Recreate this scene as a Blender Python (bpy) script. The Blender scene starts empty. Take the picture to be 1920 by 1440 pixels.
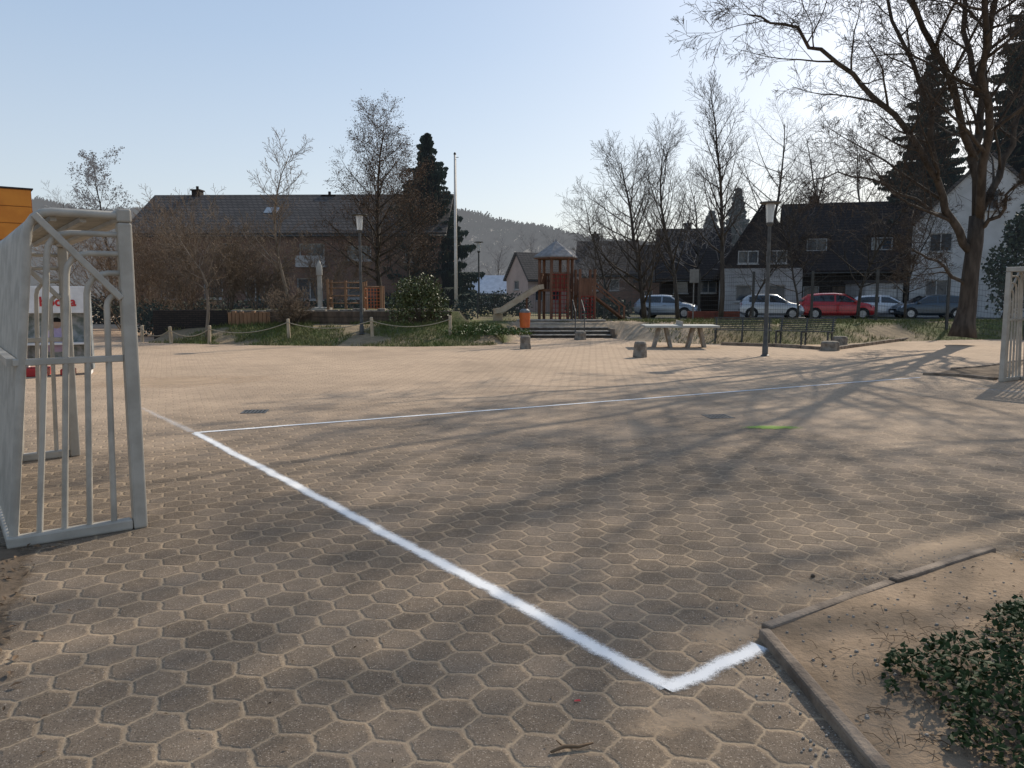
import bpy, math, random
from mathutils import Vector, Matrix, noise
R=math.radians; pi=math.pi
scene=bpy.context.scene; col=scene.collection
F=1442.0; CAMH=1.5; PITCH=math.atan(160/F)
cp,sp=math.cos(PITCH),math.sin(PITCH)
def V(*a): return Vector(a)
def ray(px,py):
    x=(px-960)/F; u=(720-py)/F
    return V(x,cp+u*sp,-sp+u*cp)
def G(px,py,z=0.0):
    d=ray(px,py); t=(z-CAMH)/d.z
    return V(0,0,CAMH)+d*t
def at(px,py,Y):
    d=ray(px,py); return V(0,0,CAMH)+d*(Y/d.y)
def sm(t):
    t=max(0.0,min(1.0,t)); return t*t*(3-2*t)
def nz(x,y,s=1.0,o=0.0): return noise.noise(V(x*s+o,y*s-o,o*.37))
# ------------------------------------------------------------------ tagging
def tag(o,label=None,cat=None,group=None,kind=None):
    if label: o['label']=label
    if cat: o['category']=cat
    if group: o['group']=group
    if kind: o['kind']=kind
    return o
def empty(name,loc,rz=0,label=None,cat=None,group=None):
    o=bpy.data.objects.new(name,None); col.objects.link(o)
    o.location=loc; o.rotation_euler=(0,0,rz); o.empty_display_size=.2
    return tag(o,label,cat,group)
def copy_tree(o,parent=None):
    c=o.copy(); col.objects.link(c); c.parent=parent
    for ch in list(o.children): copy_tree(ch,c)
    return c
class MB:
    def __init__(s): s.v=[]; s.f=[]
    def poly(s,*pts):
        b=len(s.v); s.v.extend(pts); s.f.append(tuple(range(b,b+len(pts))))
    def box(s,x0,y0,z0,x1,y1,z1):
        b=len(s.v)
        s.v+= [V(x,y,z) for z in (z0,z1) for (x,y) in ((x0,y0),(x1,y0),(x1,y1),(x0,y1))]
        for f in ((3,2,1,0),(4,5,6,7),(0,1,5,4),(1,2,6,5),(2,3,7,6),(3,0,4,7)): s.f.append(tuple(b+i for i in f))
    def bar(s,p,q,w,h,up=None):
        p=V(*p); q=V(*q); d=(q-p).normalized()
        up=V(*up) if up else (V(0,0,1) if abs(d.z)<.9 else V(0,1,0))
        a=d.cross(up).normalized()*(w/2); b=a.cross(d).normalized()*(h/2)
        k=len(s.v)
        for o in (p,q): s.v+=[o-a-b,o+a-b,o+a+b,o-a+b]
        for f in ((0,1,2,3),(7,6,5,4),(0,4,5,1),(1,5,6,2),(2,6,7,3),(3,7,4,0)): s.f.append(tuple(k+i for i in f))
    def tube(s,pts,rad,n=6,cap=True):
        k=len(pts)
        if not isinstance(rad,(list,tuple)): rad=[rad]*k
        pts=[V(*p) for p in pts]
        base=len(s.v); a=(pts[1]-pts[0]).normalized().orthogonal().normalized()
        cs=[(math.cos(2*pi*j/n),math.sin(2*pi*j/n)) for j in range(n)]
        for i,p in enumerate(pts):
            t=(pts[min(i+1,k-1)]-pts[max(i-1,0)]).normalized()
            a=a-t*a.dot(t)
            if a.length<1e-5: a=t.orthogonal()
            a.normalize(); b=t.cross(a); r=rad[i]
            for c,sn in cs: s.v.append(p+a*(c*r)+b*(sn*r))
        for i in range(k-1):
            o=base+i*n
            for j in range(n):
                j2=(j+1)%n; s.f.append((o+j,o+j2,o+n+j2,o+n+j))
        if cap and n>3:
            s.f.append(tuple(base+j for j in reversed(range(n)))); s.f.append(tuple(base+(k-1)*n+j for j in range(n)))
    def lathe(s,prof,n=16,c=(0,0,0),ph=0):
        base=len(s.v); c=V(*c)
        for r,z in prof:
            for j in range(n):
                th=2*pi*j/n+ph; s.v.append(c+V(r*math.cos(th),r*math.sin(th),z))
        k=len(prof)
        for i in range(k-1):
            for j in range(n):
                j2=(j+1)%n; o=base+i*n; s.f.append((o+j,o+j2,o+n+j2,o+n+j))
        s.f.append(tuple(base+j for j in reversed(range(n)))); s.f.append(tuple(base+(k-1)*n+j for j in range(n)))
    def build(s,name,mat,parent=None,smooth=False,bevel=0,sharp=None):
        me=bpy.data.meshes.new(name); me.from_pydata([tuple(v) for v in s.v],[],s.f); me.update()
        o=bpy.data.objects.new(name,me); col.objects.link(o)
        if mat: me.materials.append(mat)
        if parent: o.parent=parent
        if smooth:
            me.polygons.foreach_set('use_smooth',[True]*len(me.polygons))
            if sharp: me.set_sharp_from_angle(angle=R(sharp))
        if bevel:
            m=o.modifiers.new('b','BEVEL'); m.width=bevel; m.segments=2; m.limit_method='ANGLE'
        return o
# ------------------------------------------------------------------ materials
class NG:
    def __init__(s,name):
        s.m=bpy.data.materials.new(name); s.m.use_nodes=True; s.t=s.m.node_tree
        s.b=s.t.nodes['Principled BSDF']; s.out=s.t.nodes['Material Output']
    def set(s,sock,v):
        if isinstance(v,bpy.types.NodeSocket): s.t.links.new(v,sock)
        elif v is not None:
            if isinstance(v,(tuple,list)) and len(v)==3 and sock.type=='RGBA': v=(*v,1)
            sock.default_value=v
    def n(s,typ,ins=None,out=0,**props):
        nd=s.t.nodes.new(typ)
        for k,v in props.items(): setattr(nd,k,v)
        for k,v in (ins or {}).items(): s.set(nd.inputs[k],v)
        return nd.outputs[out]
    def m_(s,op,a,b=None,c=None):
        ins={0:a}
        if b is not None: ins[1]=b
        if c is not None: ins[2]=c
        return s.n('ShaderNodeMath',ins,operation=op)
    def vm(s,op,a,b=None,out=0):
        ins={0:a}
        if b is not None: ins[1]=b
        return s.n('ShaderNodeVectorMath',ins,out=out,operation=op)
    def coord(s,w='Object'): return s.n('ShaderNodeTexCoord',out=w)
    def noise(s,v,sc,det=4,rough=.55,dist=0): return s.n('ShaderNodeTexNoise',{'Vector':v,'Scale':sc,'Detail':det,'Roughness':rough,'Distortion':dist},out=0)
    def mr(s,v,a,b,c=0.0,d=1.0,sm=True):
        return s.n('ShaderNodeMapRange',{0:v,1:a,2:b,3:c,4:d},interpolation_type='SMOOTHSTEP' if sm else 'LINEAR')
    def mix(s,f,a,b,bt='MIX'):
        nd=s.t.nodes.new('ShaderNodeMix'); nd.data_type='RGBA'; nd.blend_type=bt
        s.set(nd.inputs[0],f); s.set(nd.inputs[6],a); s.set(nd.inputs[7],b); return nd.outputs[2]
    def bump(s,h,st,dist=.01): 
        o=s.n('ShaderNodeBump',{'Height':h,'Strength':st,'Distance':dist}); s.t.links.new(o,s.b.inputs['Normal']); return o
    def p(s,c,rough=.8,metal=0,spec=.3):
        s.set(s.b.inputs['Base Color'],c); s.set(s.b.inputs['Roughness'],rough); s.set(s.b.inputs['Metallic'],metal)
        s.set(s.b.inputs['Specular IOR Level'],spec)
    def alpha(s,a): s.set(s.b.inputs['Alpha'],a)
def mat(name,c1,c2=None,sc=4,rough=.8,bump=0,bsc=None,metal=0,spec=.3,det=5,stretch=None,lo=.35,hi=.65,bd=.01,haze=None):
    g=NG(name); 
    if c2 is None: c2=tuple(c*.8 for c in c1)
    v=g.coord()
    if stretch: v=g.vm('MULTIPLY',v,stretch)
    n=g.noise(v,sc,det); c=g.mix(g.mr(n,lo,hi),c1,c2)
    g.p(c,rough,metal,spec)
    if bump: g.bump(g.noise(v,bsc or sc*6,4),bump,bd)
    if haze:   # air light painted on far things as a faint glow of their surface
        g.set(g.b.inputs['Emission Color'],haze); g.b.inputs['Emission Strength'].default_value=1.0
    return g.m
def mat_brick(name,c1,c2,mortar,scale=1.0,bw=.22,rh=.075,ms=.01,rough=.9,bump=.4,nv=.4,haze=None):
    g=NG(name); v=g.coord(); s=g.n('ShaderNodeSeparateXYZ',{0:v}); sx=s.node.outputs
    u=g.m_('ADD',sx[0],sx[1]); c=g.n('ShaderNodeCombineXYZ',{0:u,1:sx[2]})
    br=g.n('ShaderNodeTexBrick',{'Vector':c,'Color1':(*c1,1),'Color2':(*c2,1),'Mortar':(*mortar,1),'Scale':scale,'Mortar Size':ms,'Brick Width':bw,'Row Height':rh})
    fac=br.node.outputs[1]
    nn=g.noise(v,.8,5); cc=g.mix(g.mr(nn,.3,.7,0,nv),br,(.02,.02,.02))
    g.p(cc,rough,0,.15); g.bump(g.m_('SUBTRACT',1.0,fac),bump,.01)
    if haze: g.set(g.b.inputs['Emission Color'],haze); g.b.inputs['Emission Strength'].default_value=1.0
    return g.m
MT={}
AIR_GLOW=(.012,.013,.014)  # weak surface glow standing in for haze
bark=mat('bark',(.085,.071,.058),(.042,.035,.029),6,.95,.6,14,stretch=(1,1,.25),bd=.03)
bark_pale=mat('bark_pale',(.24,.195,.15),(.13,.105,.08),5,.95,.5,16,stretch=(1,1,.3))
twig=mat('twig_bark',(.08,.063,.05),(.052,.041,.032),3,.95)
twig_brown=mat('twig_bark_brown',(.20,.15,.105),(.12,.09,.065),2,.95)
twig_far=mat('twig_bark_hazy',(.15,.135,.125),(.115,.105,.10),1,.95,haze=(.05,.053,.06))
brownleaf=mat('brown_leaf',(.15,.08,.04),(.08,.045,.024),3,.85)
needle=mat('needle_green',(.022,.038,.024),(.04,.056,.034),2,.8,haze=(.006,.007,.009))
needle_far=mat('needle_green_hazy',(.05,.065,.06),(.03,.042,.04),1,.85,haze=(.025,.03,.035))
leafg=mat('leaf_green',(.11,.125,.045),(.06,.075,.028),5,.55,spec=.3)
leafg2=mat('creeper_green',(.085,.125,.03),(.05,.08,.02),5,.55,spec=.3)
ivyg=mat('ivy_green',(.02,.037,.011),(.042,.063,.019),22,.62,spec=.14)
grassm=mat('grass_blade',(.10,.13,.032),(.14,.135,.05),1.5,.8)
drym=mat('dry_leaf',(.18,.115,.065),(.09,.055,.03),12,.85)
stonem=mat('pebble_stone',(.32,.29,.25),(.2,.17,.14),15,.9)
galv=mat('galvanised_steel',(.43,.395,.335),(.33,.30,.25),4,.55,.1,50,metal=.0,spec=.4)
galv_tube=mat('weathered_tube',(.45,.41,.345),(.33,.30,.25),5,.55,.1,50,metal=.0,spec=.4)
darkmetal=mat('dark_painted_metal',(.03,.033,.034),(.05,.052,.05),8,.45,.1,50,spec=.4)
lampmetal=mat('lamp_post_paint',(.09,.09,.085),(.055,.055,.052),6,.55,.1,40)
concrete=mat('concrete',(.38,.34,.29),(.25,.215,.175),6,.9,.4,40)
kerbm=mat('kerb_concrete',(.27,.21,.155),(.13,.10,.075),5,.95,.9,45)
stone=mat('weathered_stone',(.25,.22,.18),(.13,.112,.09),6,.95,.6,22,bd=.03)
timber=mat('timber',(.20,.098,.058),(.125,.062,.038),3,.75,.3,12,stretch=(3,3,.6))
timber_light=mat('light_timber',(.29,.16,.085),(.19,.105,.056),3,.75,.3,12,stretch=(3,3,.6))
timber_dark=mat('weathered_timber',(.14,.10,.07),(.075,.055,.04),3,.9,.4,14,stretch=(2,2,.6))
timber_red=mat('red_timber',(.20,.06,.04),(.13,.04,.028),4,.8,.2,20)
rope_m=mat('rope_fibre',(.42,.35,.25),(.28,.23,.16),30,.95)
paleposts=mat('pale_post_timber',(.48,.39,.28),(.33,.26,.17),5,.9,.3,20,stretch=(2,2,.5))
orange=mat('orange_plastic',(.62,.14,.025),(.5,.1,.02),5,.45,spec=.5)
redm=mat('red_plastic',(.5,.02,.02),(.4,.015,.015),5,.45,spec=.5)
rednet=mat('red_rope',(.30,.03,.025),(.2,.02,.018),9,.8)
white=mat('white_paint',(.72,.71,.69),(.6,.59,.57),4,.6,.1,30)
greyframe=mat('window_frame_paint',(.42,.41,.39),(.33,.32,.30),4,.6)
offwhite=mat('white_render',(.42,.41,.39),(.32,.31,.295),.9,.9,.2,30)
offwhite2=mat('bright_white_render',(.50,.49,.47),(.40,.39,.37),.9,.9,.2,30)
pinkw=mat('pale_pink_render',(.45,.33,.28),(.38,.28,.24),1,.9,haze=AIR_GLOW)
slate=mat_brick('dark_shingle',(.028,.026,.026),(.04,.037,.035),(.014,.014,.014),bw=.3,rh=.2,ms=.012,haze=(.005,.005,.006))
tiles=mat_brick('dark_roof_tile',(.06,.053,.052),(.09,.078,.074),(.02,.02,.022),bw=.32,rh=.2,ms=.03,bump=.9,haze=AIR_GLOW)
tiles2=mat_brick('brown_roof_tile',(.045,.034,.032),(.065,.047,.04),(.018,.016,.016),bw=.32,rh=.2,ms=.03,bump=.9,haze=AIR_GLOW)
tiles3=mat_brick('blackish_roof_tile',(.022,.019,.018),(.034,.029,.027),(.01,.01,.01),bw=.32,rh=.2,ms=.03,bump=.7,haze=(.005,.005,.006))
skyl=mat('skylight_pane',(.25,.28,.31),(.2,.23,.26),.6,.35)
tilepale=mat('pale_roof_glint',(.42,.44,.47),(.33,.35,.38),2,.35,metal=.3)  # light glinting off the roof is put into this pale grey
brick=mat_brick('brown_brick',(.20,.085,.055),(.135,.06,.042),(.17,.135,.105),haze=AIR_GLOW)
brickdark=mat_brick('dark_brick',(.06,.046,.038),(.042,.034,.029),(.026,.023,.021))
darkint=mat('dark_void',(.015,.015,.015),None,3,.9)
rubber=mat('tyre_rubber',(.02,.02,.02),(.03,.03,.03),8,.85)
alloy=mat('alloy_rim',(.45,.45,.46),(.35,.35,.36),6,.35,metal=.8)
def glass(name,c=(.03,.04,.05),r=.08):
    g=NG(name); n=g.noise(g.coord(),2.0); g.p(g.mix(n,c,tuple(x*1.6 for x in c)),r,0,.8); return g.m
wglass=glass('window_glass'); cglass=glass('car_glass',(.012,.015,.018),.05)
g=NG('lamp_glass'); g.p(g.mix(g.noise(g.coord(),5),(.75,.75,.72),(.62,.62,.6)),.15,0,.5); g.set(g.b.inputs['Transmission Weight'],.45); lglass=g.m
headl=mat('headlight_lens',(.6,.62,.64),(.45,.47,.5),20,.1,spec=.8)
# yard paving: hexagonal blocks
def yard_mat():
    g=NG('hexagon_paving'); v0=g.coord()
    v=g.n('ShaderNodeMapping',{'Vector':v0,'Rotation':(0,0,R(6))})
    wob=g.vm('SCALE',g.vm('SUBTRACT',g.n('ShaderNodeTexNoise',{'Vector':v,'Scale':1.3,'Detail':2.0},out=1),(.5,.5,.5)))
    wob.node.inputs['Scale'].default_value=.06
    p=g.vm('ADD',v,wob)
    wob2=g.vm('SCALE',g.vm('SUBTRACT',g.n('ShaderNodeTexNoise',{'Vector':v,'Scale':26.0,'Detail':3.0},out=1),(.5,.5,.5)))
    wob2.node.inputs['Scale'].default_value=.026
    p=g.vm('ADD',p,wob2)
    p=g.vm('MULTIPLY',p,(1/.194,1/.194,0)); p=g.vm('ADD',p,(173.2050808*3,300,0))
    S=(1.7320508,1,1); H2=(.8660254,.5,0)
    a=g.vm('SUBTRACT',g.vm('MODULO',p,S),H2)
    b=g.vm('SUBTRACT',g.vm('MODULO',g.vm('SUBTRACT',p,H2),S),H2)
    la=g.vm('LENGTH',a,out=1); lb=g.vm('LENGTH',b,out=1)
    f=g.m_('LESS_THAN',la,lb)
    gx=g.t.nodes.new('ShaderNodeMix'); gx.data_type='VECTOR'; g.set(gx.inputs[0],f); g.set(gx.inputs[4],b); g.set(gx.inputs[5],a); q=gx.outputs[1]
    idv=g.vm('SUBTRACT',p,q); idv=g.vm('MULTIPLY',idv,(2.0,2.0,0)); 
    idr=g.vm('FLOOR',g.vm('ADD',idv,(.5,.5,0)))
    wn=g.n('ShaderNodeTexWhiteNoise',{'Vector':idr},out=0)
    ab=g.vm('ABSOLUTE',q); s=g.n('ShaderNodeSeparateXYZ',{0:ab}).node.outputs
    d=g.m_('MAXIMUM',s[1],g.m_('ADD',g.m_('MULTIPLY',s[0],.8660254),g.m_('MULTIPLY',s[1],.5)))
    fine=g.noise(v0,170,3,.75); med=g.noise(v0,24,5,.65); big=g.noise(v0,.33,5,.6,.4); mid=g.noise(v0,1.6,5,.62,.3)
    vor=g.n('ShaderNodeTexVoronoi',{'Vector':v0,'Scale':230.0},out=1); vs=g.n('ShaderNodeSeparateColor',{0:vor}).node.outputs[0]
    dd=g.m_('ADD',d,g.m_('MULTIPLY',g.m_('SUBTRACT',med,.5),.075))
    joint=g.mr(dd,.458,.492)
    edge=g.mr(dd,.38,.47)
    c=g.mix(wn,(.155,.117,.083),(.22,.17,.124))
    c=g.mix(g.mr(med,.35,.7,0,.6),c,(.118,.089,.063))
    c=g.mix(g.mr(mid,.35,.65,.3,0),c,(.105,.08,.058))
    c=g.mix(g.mr(fine,.52,.68,0,.5),c,(.36,.29,.21))
    c=g.mix(g.mr(vs,.90,.98,0,.65),c,(.45,.37,.285))
    c=g.mix(g.mr(vs,.16,.04,0,.65),c,(.05,.039,.03))
    c=g.mix(g.m_('MULTIPLY',edge,.28),c,(.34,.26,.175))
    sy=g.n('ShaderNodeSeparateXYZ',{0:v0}).node.outputs
    far=g.mr(sy[1],4.0,15.5,0,.42)
    fx=g.mr(sy[0],-1.5,4.0,0,.04)
    sm_=g.m_('ADD',g.m_('ADD',far,fx),g.m_('ADD',g.m_('MULTIPLY',big,.75),g.m_('MULTIPLY',mid,.55)))
    sm_=g.m_('ADD',sm_,g.m_('MULTIPLY',g.m_('SUBTRACT',med,.5),.55))
    sandm=g.mr(sm_,.56,1.28,0,.80)
    sand=g.mix(mid,(.67,.50,.35),(.55,.405,.278)); sand=g.mix(g.mr(fine,.4,.7,0,.35),sand,(.33,.243,.166))
    js=g.m_('MULTIPLY',joint,g.mr(g.m_('ADD',mid,g.m_('MULTIPLY',big,.4)),.45,.8,.3,.9))
    jc=g.mix(g.mr(med,.3,.7),(.45,.34,.225),(.28,.21,.138))
    c=g.mix(js,c,jc); c=g.mix(sandm,c,sand)
    c=g.mix(g.m_('MULTIPLY',g.mr(sy[1],6,14),g.m_('MULTIPLY',g.mr(dd,.42,.49),.8)),c,(.26,.185,.127))
    c=g.mix(g.m_('MULTIPLY',g.mr(sy[1],7,15),g.m_('MULTIPLY',g.mr(wn,.0,1.0),.34)),c,(.31,.228,.16))
    g.p(c,.95,0,.15)
    h=g.m_('ADD',g.m_('MULTIPLY',g.m_('SUBTRACT',1.0,g.mr(dd,.41,.49)),g.m_('SUBTRACT',1.0,g.m_('MULTIPLY',sandm,.7))),g.m_('MULTIPLY',fine,.4))
    h=g.m_('ADD',h,g.m_('MULTIPLY',med,.5)); h=g.m_('ADD',h,g.m_('MULTIPLY',vs,.2))
    g.bump(h,.65,.012)
    return g.m
ym=yard_mat()
g=NG('ground_cover'); at_=g.n('ShaderNodeVertexColor',layer_name='Col'); v=g.coord()
n1=g.noise(v,3,6,.65); n2=g.noise(v,25,4,.7)
c=g.mix(g.mr(n1,.35,.7,0,.5),at_,(.12,.095,.06),'MIX'); c=g.mix(g.mr(n2,.45,.7,0,.5),c,(.22,.175,.11)); c=g.mix(g.mr(n2,.5,.3,0,.45),c,(.045,.04,.025))
g.p(c,.95,0,.1); g.bump(g.m_('ADD',n1,g.m_('MULTIPLY',n2,.5)),.8,.06); terrm=g.m
def soft_mat(name,c1,c2,sc,edge_noise,k,maxa=1.0,fine=.3,lo=.15,hi=.5,bump=.6):
    g=NG(name); v=g.coord(); uv=g.n('ShaderNodeAttribute',attribute_name='edge',out=2)
    n=g.noise(v,edge_noise,6,.7); n2=g.noise(v,edge_noise*9,3,.7)
    a=g.m_('ADD',uv,g.m_('MULTIPLY',g.m_('SUBTRACT',n,.5),k)); a=g.m_('ADD',a,g.m_('MULTIPLY',g.m_('SUBTRACT',n2,.5),k*fine))
    g.alpha(g.mr(a,lo,hi,0,maxa))
    nn=g.noise(v,sc,6,.65); n3=g.noise(v,sc*14,4,.7)
    c=g.mix(g.mr(nn,.3,.7),c1,c2); c=g.mix(g.mr(n3,.5,.75,0,.5),c,tuple(x*.55 for x in c1))
    g.p(c,.95,0,.1)
    if bump: g.bump(g.m_('ADD',nn,n3),bump,.02)
    return g.m
def chalkmat(name,maxa):
    g=NG(name); v=g.coord(); uv=g.n('ShaderNodeAttribute',attribute_name='edge',out=2)
    n=g.noise(v,60,5,.75); n2=g.noise(v,7,4,.6); n3=g.noise(v,260,2,.6)
    a=g.m_('ADD',uv,g.m_('ADD',g.m_('MULTIPLY',g.m_('SUBTRACT',n,.5),1.2),g.m_('ADD',g.m_('MULTIPLY',g.m_('SUBTRACT',n2,.5),.8),g.m_('MULTIPLY',g.m_('SUBTRACT',n3,.5),1.4))))
    g.alpha(g.mr(a,.15,1.1,0,maxa)); g.p(g.mix(n2,(.84,.835,.82),(.76,.75,.73)),.95,0,.1); g.bump(g.m_('ADD',n,n3),.3,.006); return g.m
chalk=chalkmat('chalk_line',.94); chalk_faint=chalkmat('faint_chalk_line',.28)
greenpaint=soft_mat('green_spray_paint',(.27,.42,.08),(.34,.46,.13),9,10,1.6,.7,bump=0)
soilm=soft_mat('sandy_soil',(.31,.225,.15),(.18,.13,.085),2.2,2.5,.7)
darksoil=soft_mat('dark_soil',(.13,.095,.065),(.19,.14,.095),2.5,3.5,1.0)
asph=mat('asphalt',(.06,.06,.062),(.045,.045,.046),3,.9,.3,60)
def setedge(o,vals):
    a=o.data.attributes.new('edge','FLOAT','POINT'); a.data.foreach_set('value',vals)
def softgrid(name,fn,nu,nv,m,edge,kind='structure'):
    mb=MB(); e=[]
    for i in range(nu+1):
        for j in range(nv+1):
            u=i/nu; w=j/nv; mb.v.append(fn(u,w)); e.append(edge(u,w))
    for i in range(nu):
        for j in range(nv):
            k=i*(nv+1)+j; mb.f.append((k,k+nv+1,k+nv+2,k+1))
    o=mb.build(name,m,smooth=True); setedge(o,e); o['kind']=kind; return o
# ------------------------------------------------------------------ terrain
E=[(-80,75),(-13.0,75),(-12.7,26.2),(-8,24.6),(-3,23.9),(-.6,24.6),(0.1,27.5),(.16,29.7),(3.95,29.7),(4.1,27.5),(6,25.4),(10.3,25.0),(13,26.6),(16.5,28),(20,28.5),(90,28.5)]
def Yb(x):
    if x<=E[0][0]: return E[0][1]
    for (a,b),(c,d) in zip(E,E[1:]):
        if x<=c: return b+(d-b)*(x-a)/(c-a)
    return E[-1][1]
def H(x,y):
    t=y-Yb(x); w=3.2 if x<0 else 2.6
    if .1<x<4.05: w=1.4
    h=-.05+ .63*sm(t/w)
    if -12.9<x<-2.0: h+=.45*sm((y-28.15)/.25)
    if y>33:
        k=sm((y-34)/7) if x>3 else sm((y-37)/8)
        tg=.3 if x>3 else (.3+.35*sm((3-x)/6) if x>-13 else -.05+.35*sm((y-42)/20))
        h=h*(1-k)+tg*k
    if t>.5 and y<34: h+=.05*nz(x,y,.9)*min(1,(t-.5))
    return h
def axis(lo,hi,d0,d1,st,gr):
    a=[]; x=d0
    while x<=d1+1e-6: a.append(x); x+=st
    s=st; x=d1
    while x<hi: s*=gr; x+=s; a.append(x)
    s=st; x=d0
    while x>lo: s*=gr; x-=s; a.insert(0,x)
    return a
xs=axis(-900,900,-16,26,.35,1.22); ys=axis(-60,1200,-2,46,.35,1.22)
mb=MB(); colv=[]
for y in ys:
    for x in xs:
        mb.v.append(V(x,y,H(x,y)))
        t=y-Yb(x); dirt=V(.31,.235,.15); gr=V(.085,.108,.034)
        n=nz(x,y,.45,3)+.5*nz(x,y,1.4,7)
        if y>60: c=V(.12,.125,.08)
        elif t<.1: c=V(.54,.405,.285)
        elif x<0: c=dirt.lerp(gr,sm((n+.5)*1.8)) if y<28 else V(.17,.14,.09).lerp(gr,sm(n+.5))
        elif x<6.5: c=dirt.lerp(V(.54,.41,.29),.7) if y<33 else dirt.lerp(gr,.5)
        else: c=dirt.lerp(gr,sm((n+.5)*1.6)*sm((x-6.5)/3)) if y<36 else V(.14,.13,.08)
        colv+= [c.x,c.y,c.z,1]
nx=len(xs)
for j in range(len(ys)-1):
    for i in range(nx-1):
        k=j*nx+i; mb.f.append((k,k+1,k+nx+1,k+nx))
o=mb.build('ground',terrm,smooth=True); o['kind']='structure'
a=o.data.color_attributes.new('Col','FLOAT_COLOR','POINT'); a.data.foreach_set('color',colv)
mb=MB(); xx=axis(-36,40,-16,26,.5,1.3); 
for x in xx:
    yt=min(Yb(x)+.25,46)
    for j in range(13): mb.v.append(V(x,-9+(yt+9)*j/12,0))
for i in range(len(xx)-1):
    for j in range(12):
        k=i*13+j; mb.f.append((k,k+13,k+14,k+1))
o=mb.build('paved_yard',ym); o['kind']='structure'
mb=MB(); 
for i in range(40):
    x0=6+i*2
    mb.poly(V(x0,43.2,.312),V(x0+2,43.2,.312),V(x0+2,50.5,.312),V(x0,50.5,.312))
o=mb.build('road',asph); o['kind']='structure'
# ------------------------------------------------------------------ painted lines
def strip(name,P,Q,w,m,z=.005,n=60,fade=0,jit=.004,seed=1):
    d=(Q-P); L=d.length; d.normalize(); nrm=V(-d.y,d.x,0); rng=random.Random(seed)
    off=[0]*(n+1)
    for i in range(1,n+1): off[i]=off[i-1]*.9+rng.gauss(0,jit)
    def fn(u,v_):
        p=P+d*(L*u)+nrm*((v_-.5)*w+off[int(round(u*n))]); p.z=z; return p
    return softgrid(name,fn,n,6,m,lambda u,v_:(1-abs(v_*2-1))*1.45*(1-fade*u))
LA=G(364,812); LB=G(1256,1288); LC=G(1425,1212); LD=G(1725,708); LE=G(1980,742)
strip('painted_line',LB,LA,.135,chalk,z=.004,n=90,seed=2); strip('painted_line',LA,LD,.125,chalk,z=.0055,n=90,fade=.2,seed=4)
strip('painted_line',LB+(LB-LC).normalized()*.03,LC,.125,chalk,z=.0055,n=20,seed=5)
strip('painted_line',LA+(LA-LB)*.01,G(262,764),.15,chalk_faint,z=.004,n=20,fade=.5,seed=6)
strip('painted_line',G(1830,728),LE,.12,chalk_faint,z=.004,n=20,seed=7)
def blob(name,c,rx,ry,m,z=.006,rot=0):
    def fn(u,v_):
        p=V((u-.5)*2*rx,(v_-.5)*2*ry,0); p.rotate(Matrix.Rotation(rot,3,'Z')); return V(c.x,c.y,z)+p
    return softgrid(name,fn,14,14,m,lambda u,v_: 1.15-math.hypot(u*2-1,v_*2-1)*1.15)
o=blob('paint_mark',G(1448,802),.4,.16,greenpaint); del o['kind']; tag(o,'yellow green spray paint smear on the sunlit paving','paint mark')
# ------------------------------------------------------------------ kerbs and beds
def kerb(pts,w=.07,top=.055,zb=-.1,seed=0,step=.9):
    mb=MB(); rng=random.Random(seed)
    for A,B in zip(pts,pts[1:]):
        L=(B-A).length; n=max(1,round(L/step)); d=(B-A)/n
        for i in range(n):
            p=A+d*i; q=A+d*(i+1)-d.normalized()*.012; hz=top+rng.uniform(-.008,.008)
            o1=V(rng.uniform(-.008,.008),rng.uniform(-.008,.008),0)
            mb.bar((p.x+o1.x,p.y+o1.y,(zb+hz)/2+p.z),(q.x,q.y,(zb+hz)/2+q.z+rng.uniform(-.006,.006)),w,hz-zb)
    o=mb.build('kerb',kerbm,bevel=.012); o['kind']='structure'; return o
K0=V(1.12,3.31,0); K1=V(2.85,4.42,0); K2=V(1.20,1.2,0)
kerb([K0+V(.02,.02,0),V(2.0,3.90,0),K1],w=.056,seed=1,top=.043); kerb([K2,K0-V(0,.02,0)],w=.053,seed=2,top=.044)
def yn_(x): return 3.31+(x-1.12)*.6416
def bedz(x,y): 
    d=min(x-1.14,(yn_(x)-y)*.84); k=.4+.6*sm(d/.35)
    return .026+(.017*nz(x,y,1.3,5)+.013*nz(x,y,5,2))*k+.08*sm((d-.03)/1.3)
def bed(u,v_):
    x=1.13+u*7.5; yn=yn_(x)+ (.3*nz(x,1,.9)*min(1,(x-2.9)) if x>2.9 else 0); y=1.0+v_*(yn-1.0)
    return V(x,y,bedz(x,y)*(1 if x<2.85 else 1-.8*sm((v_-.75)/.25)))
o=softgrid('soil',bed,90,50,soilm,lambda u,v_: 1.3 if u*7.5<1.75 else 1.3*min(1,(1-v_)*7))
def lstrip(u,v_):
    A=V(-3.05,4.75,0); B=V(-1.75,2.2,0); p=A.lerp(B,u); return p+V(-1.3,-.6,0)*v_+V(.10,.06,.004+.02*v_)
softgrid('soil',lstrip,40,12,darksoil,lambda u,v_: min(1.2,v_*5)*min(1,u*6))
kerb([G(1730,703),G(1800,706),G(1868,713)],w=.09,top=.05,seed=5); kerb([G(1785,694),G(1850,688),G(1925,676)],w=.09,top=.05,seed=6)
def rbed(u,v_):
    A=G(1740,702).lerp(G(1885,712),u); B=G(1780,694).lerp(G(1925,678),u); p=A.lerp(B,v_); p.z=.02; return p
softgrid('soil',rbed,14,10,darksoil,lambda u,v_:min(1,u*4)*min(1,(1-u)*8+.3)*(1.0 if .02<v_<.98 else .6))
kp=[G(1352,647),G(1450,650),G(1560,657),G(1640,646),G(1760,630)]
kerb(kp,w=.1,top=.1,seed=8)
sandd=soft_mat('drifted_sand',(.57,.425,.29),(.43,.32,.215),2,2.2,1.9,.55,.5,.1,.9)
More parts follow.
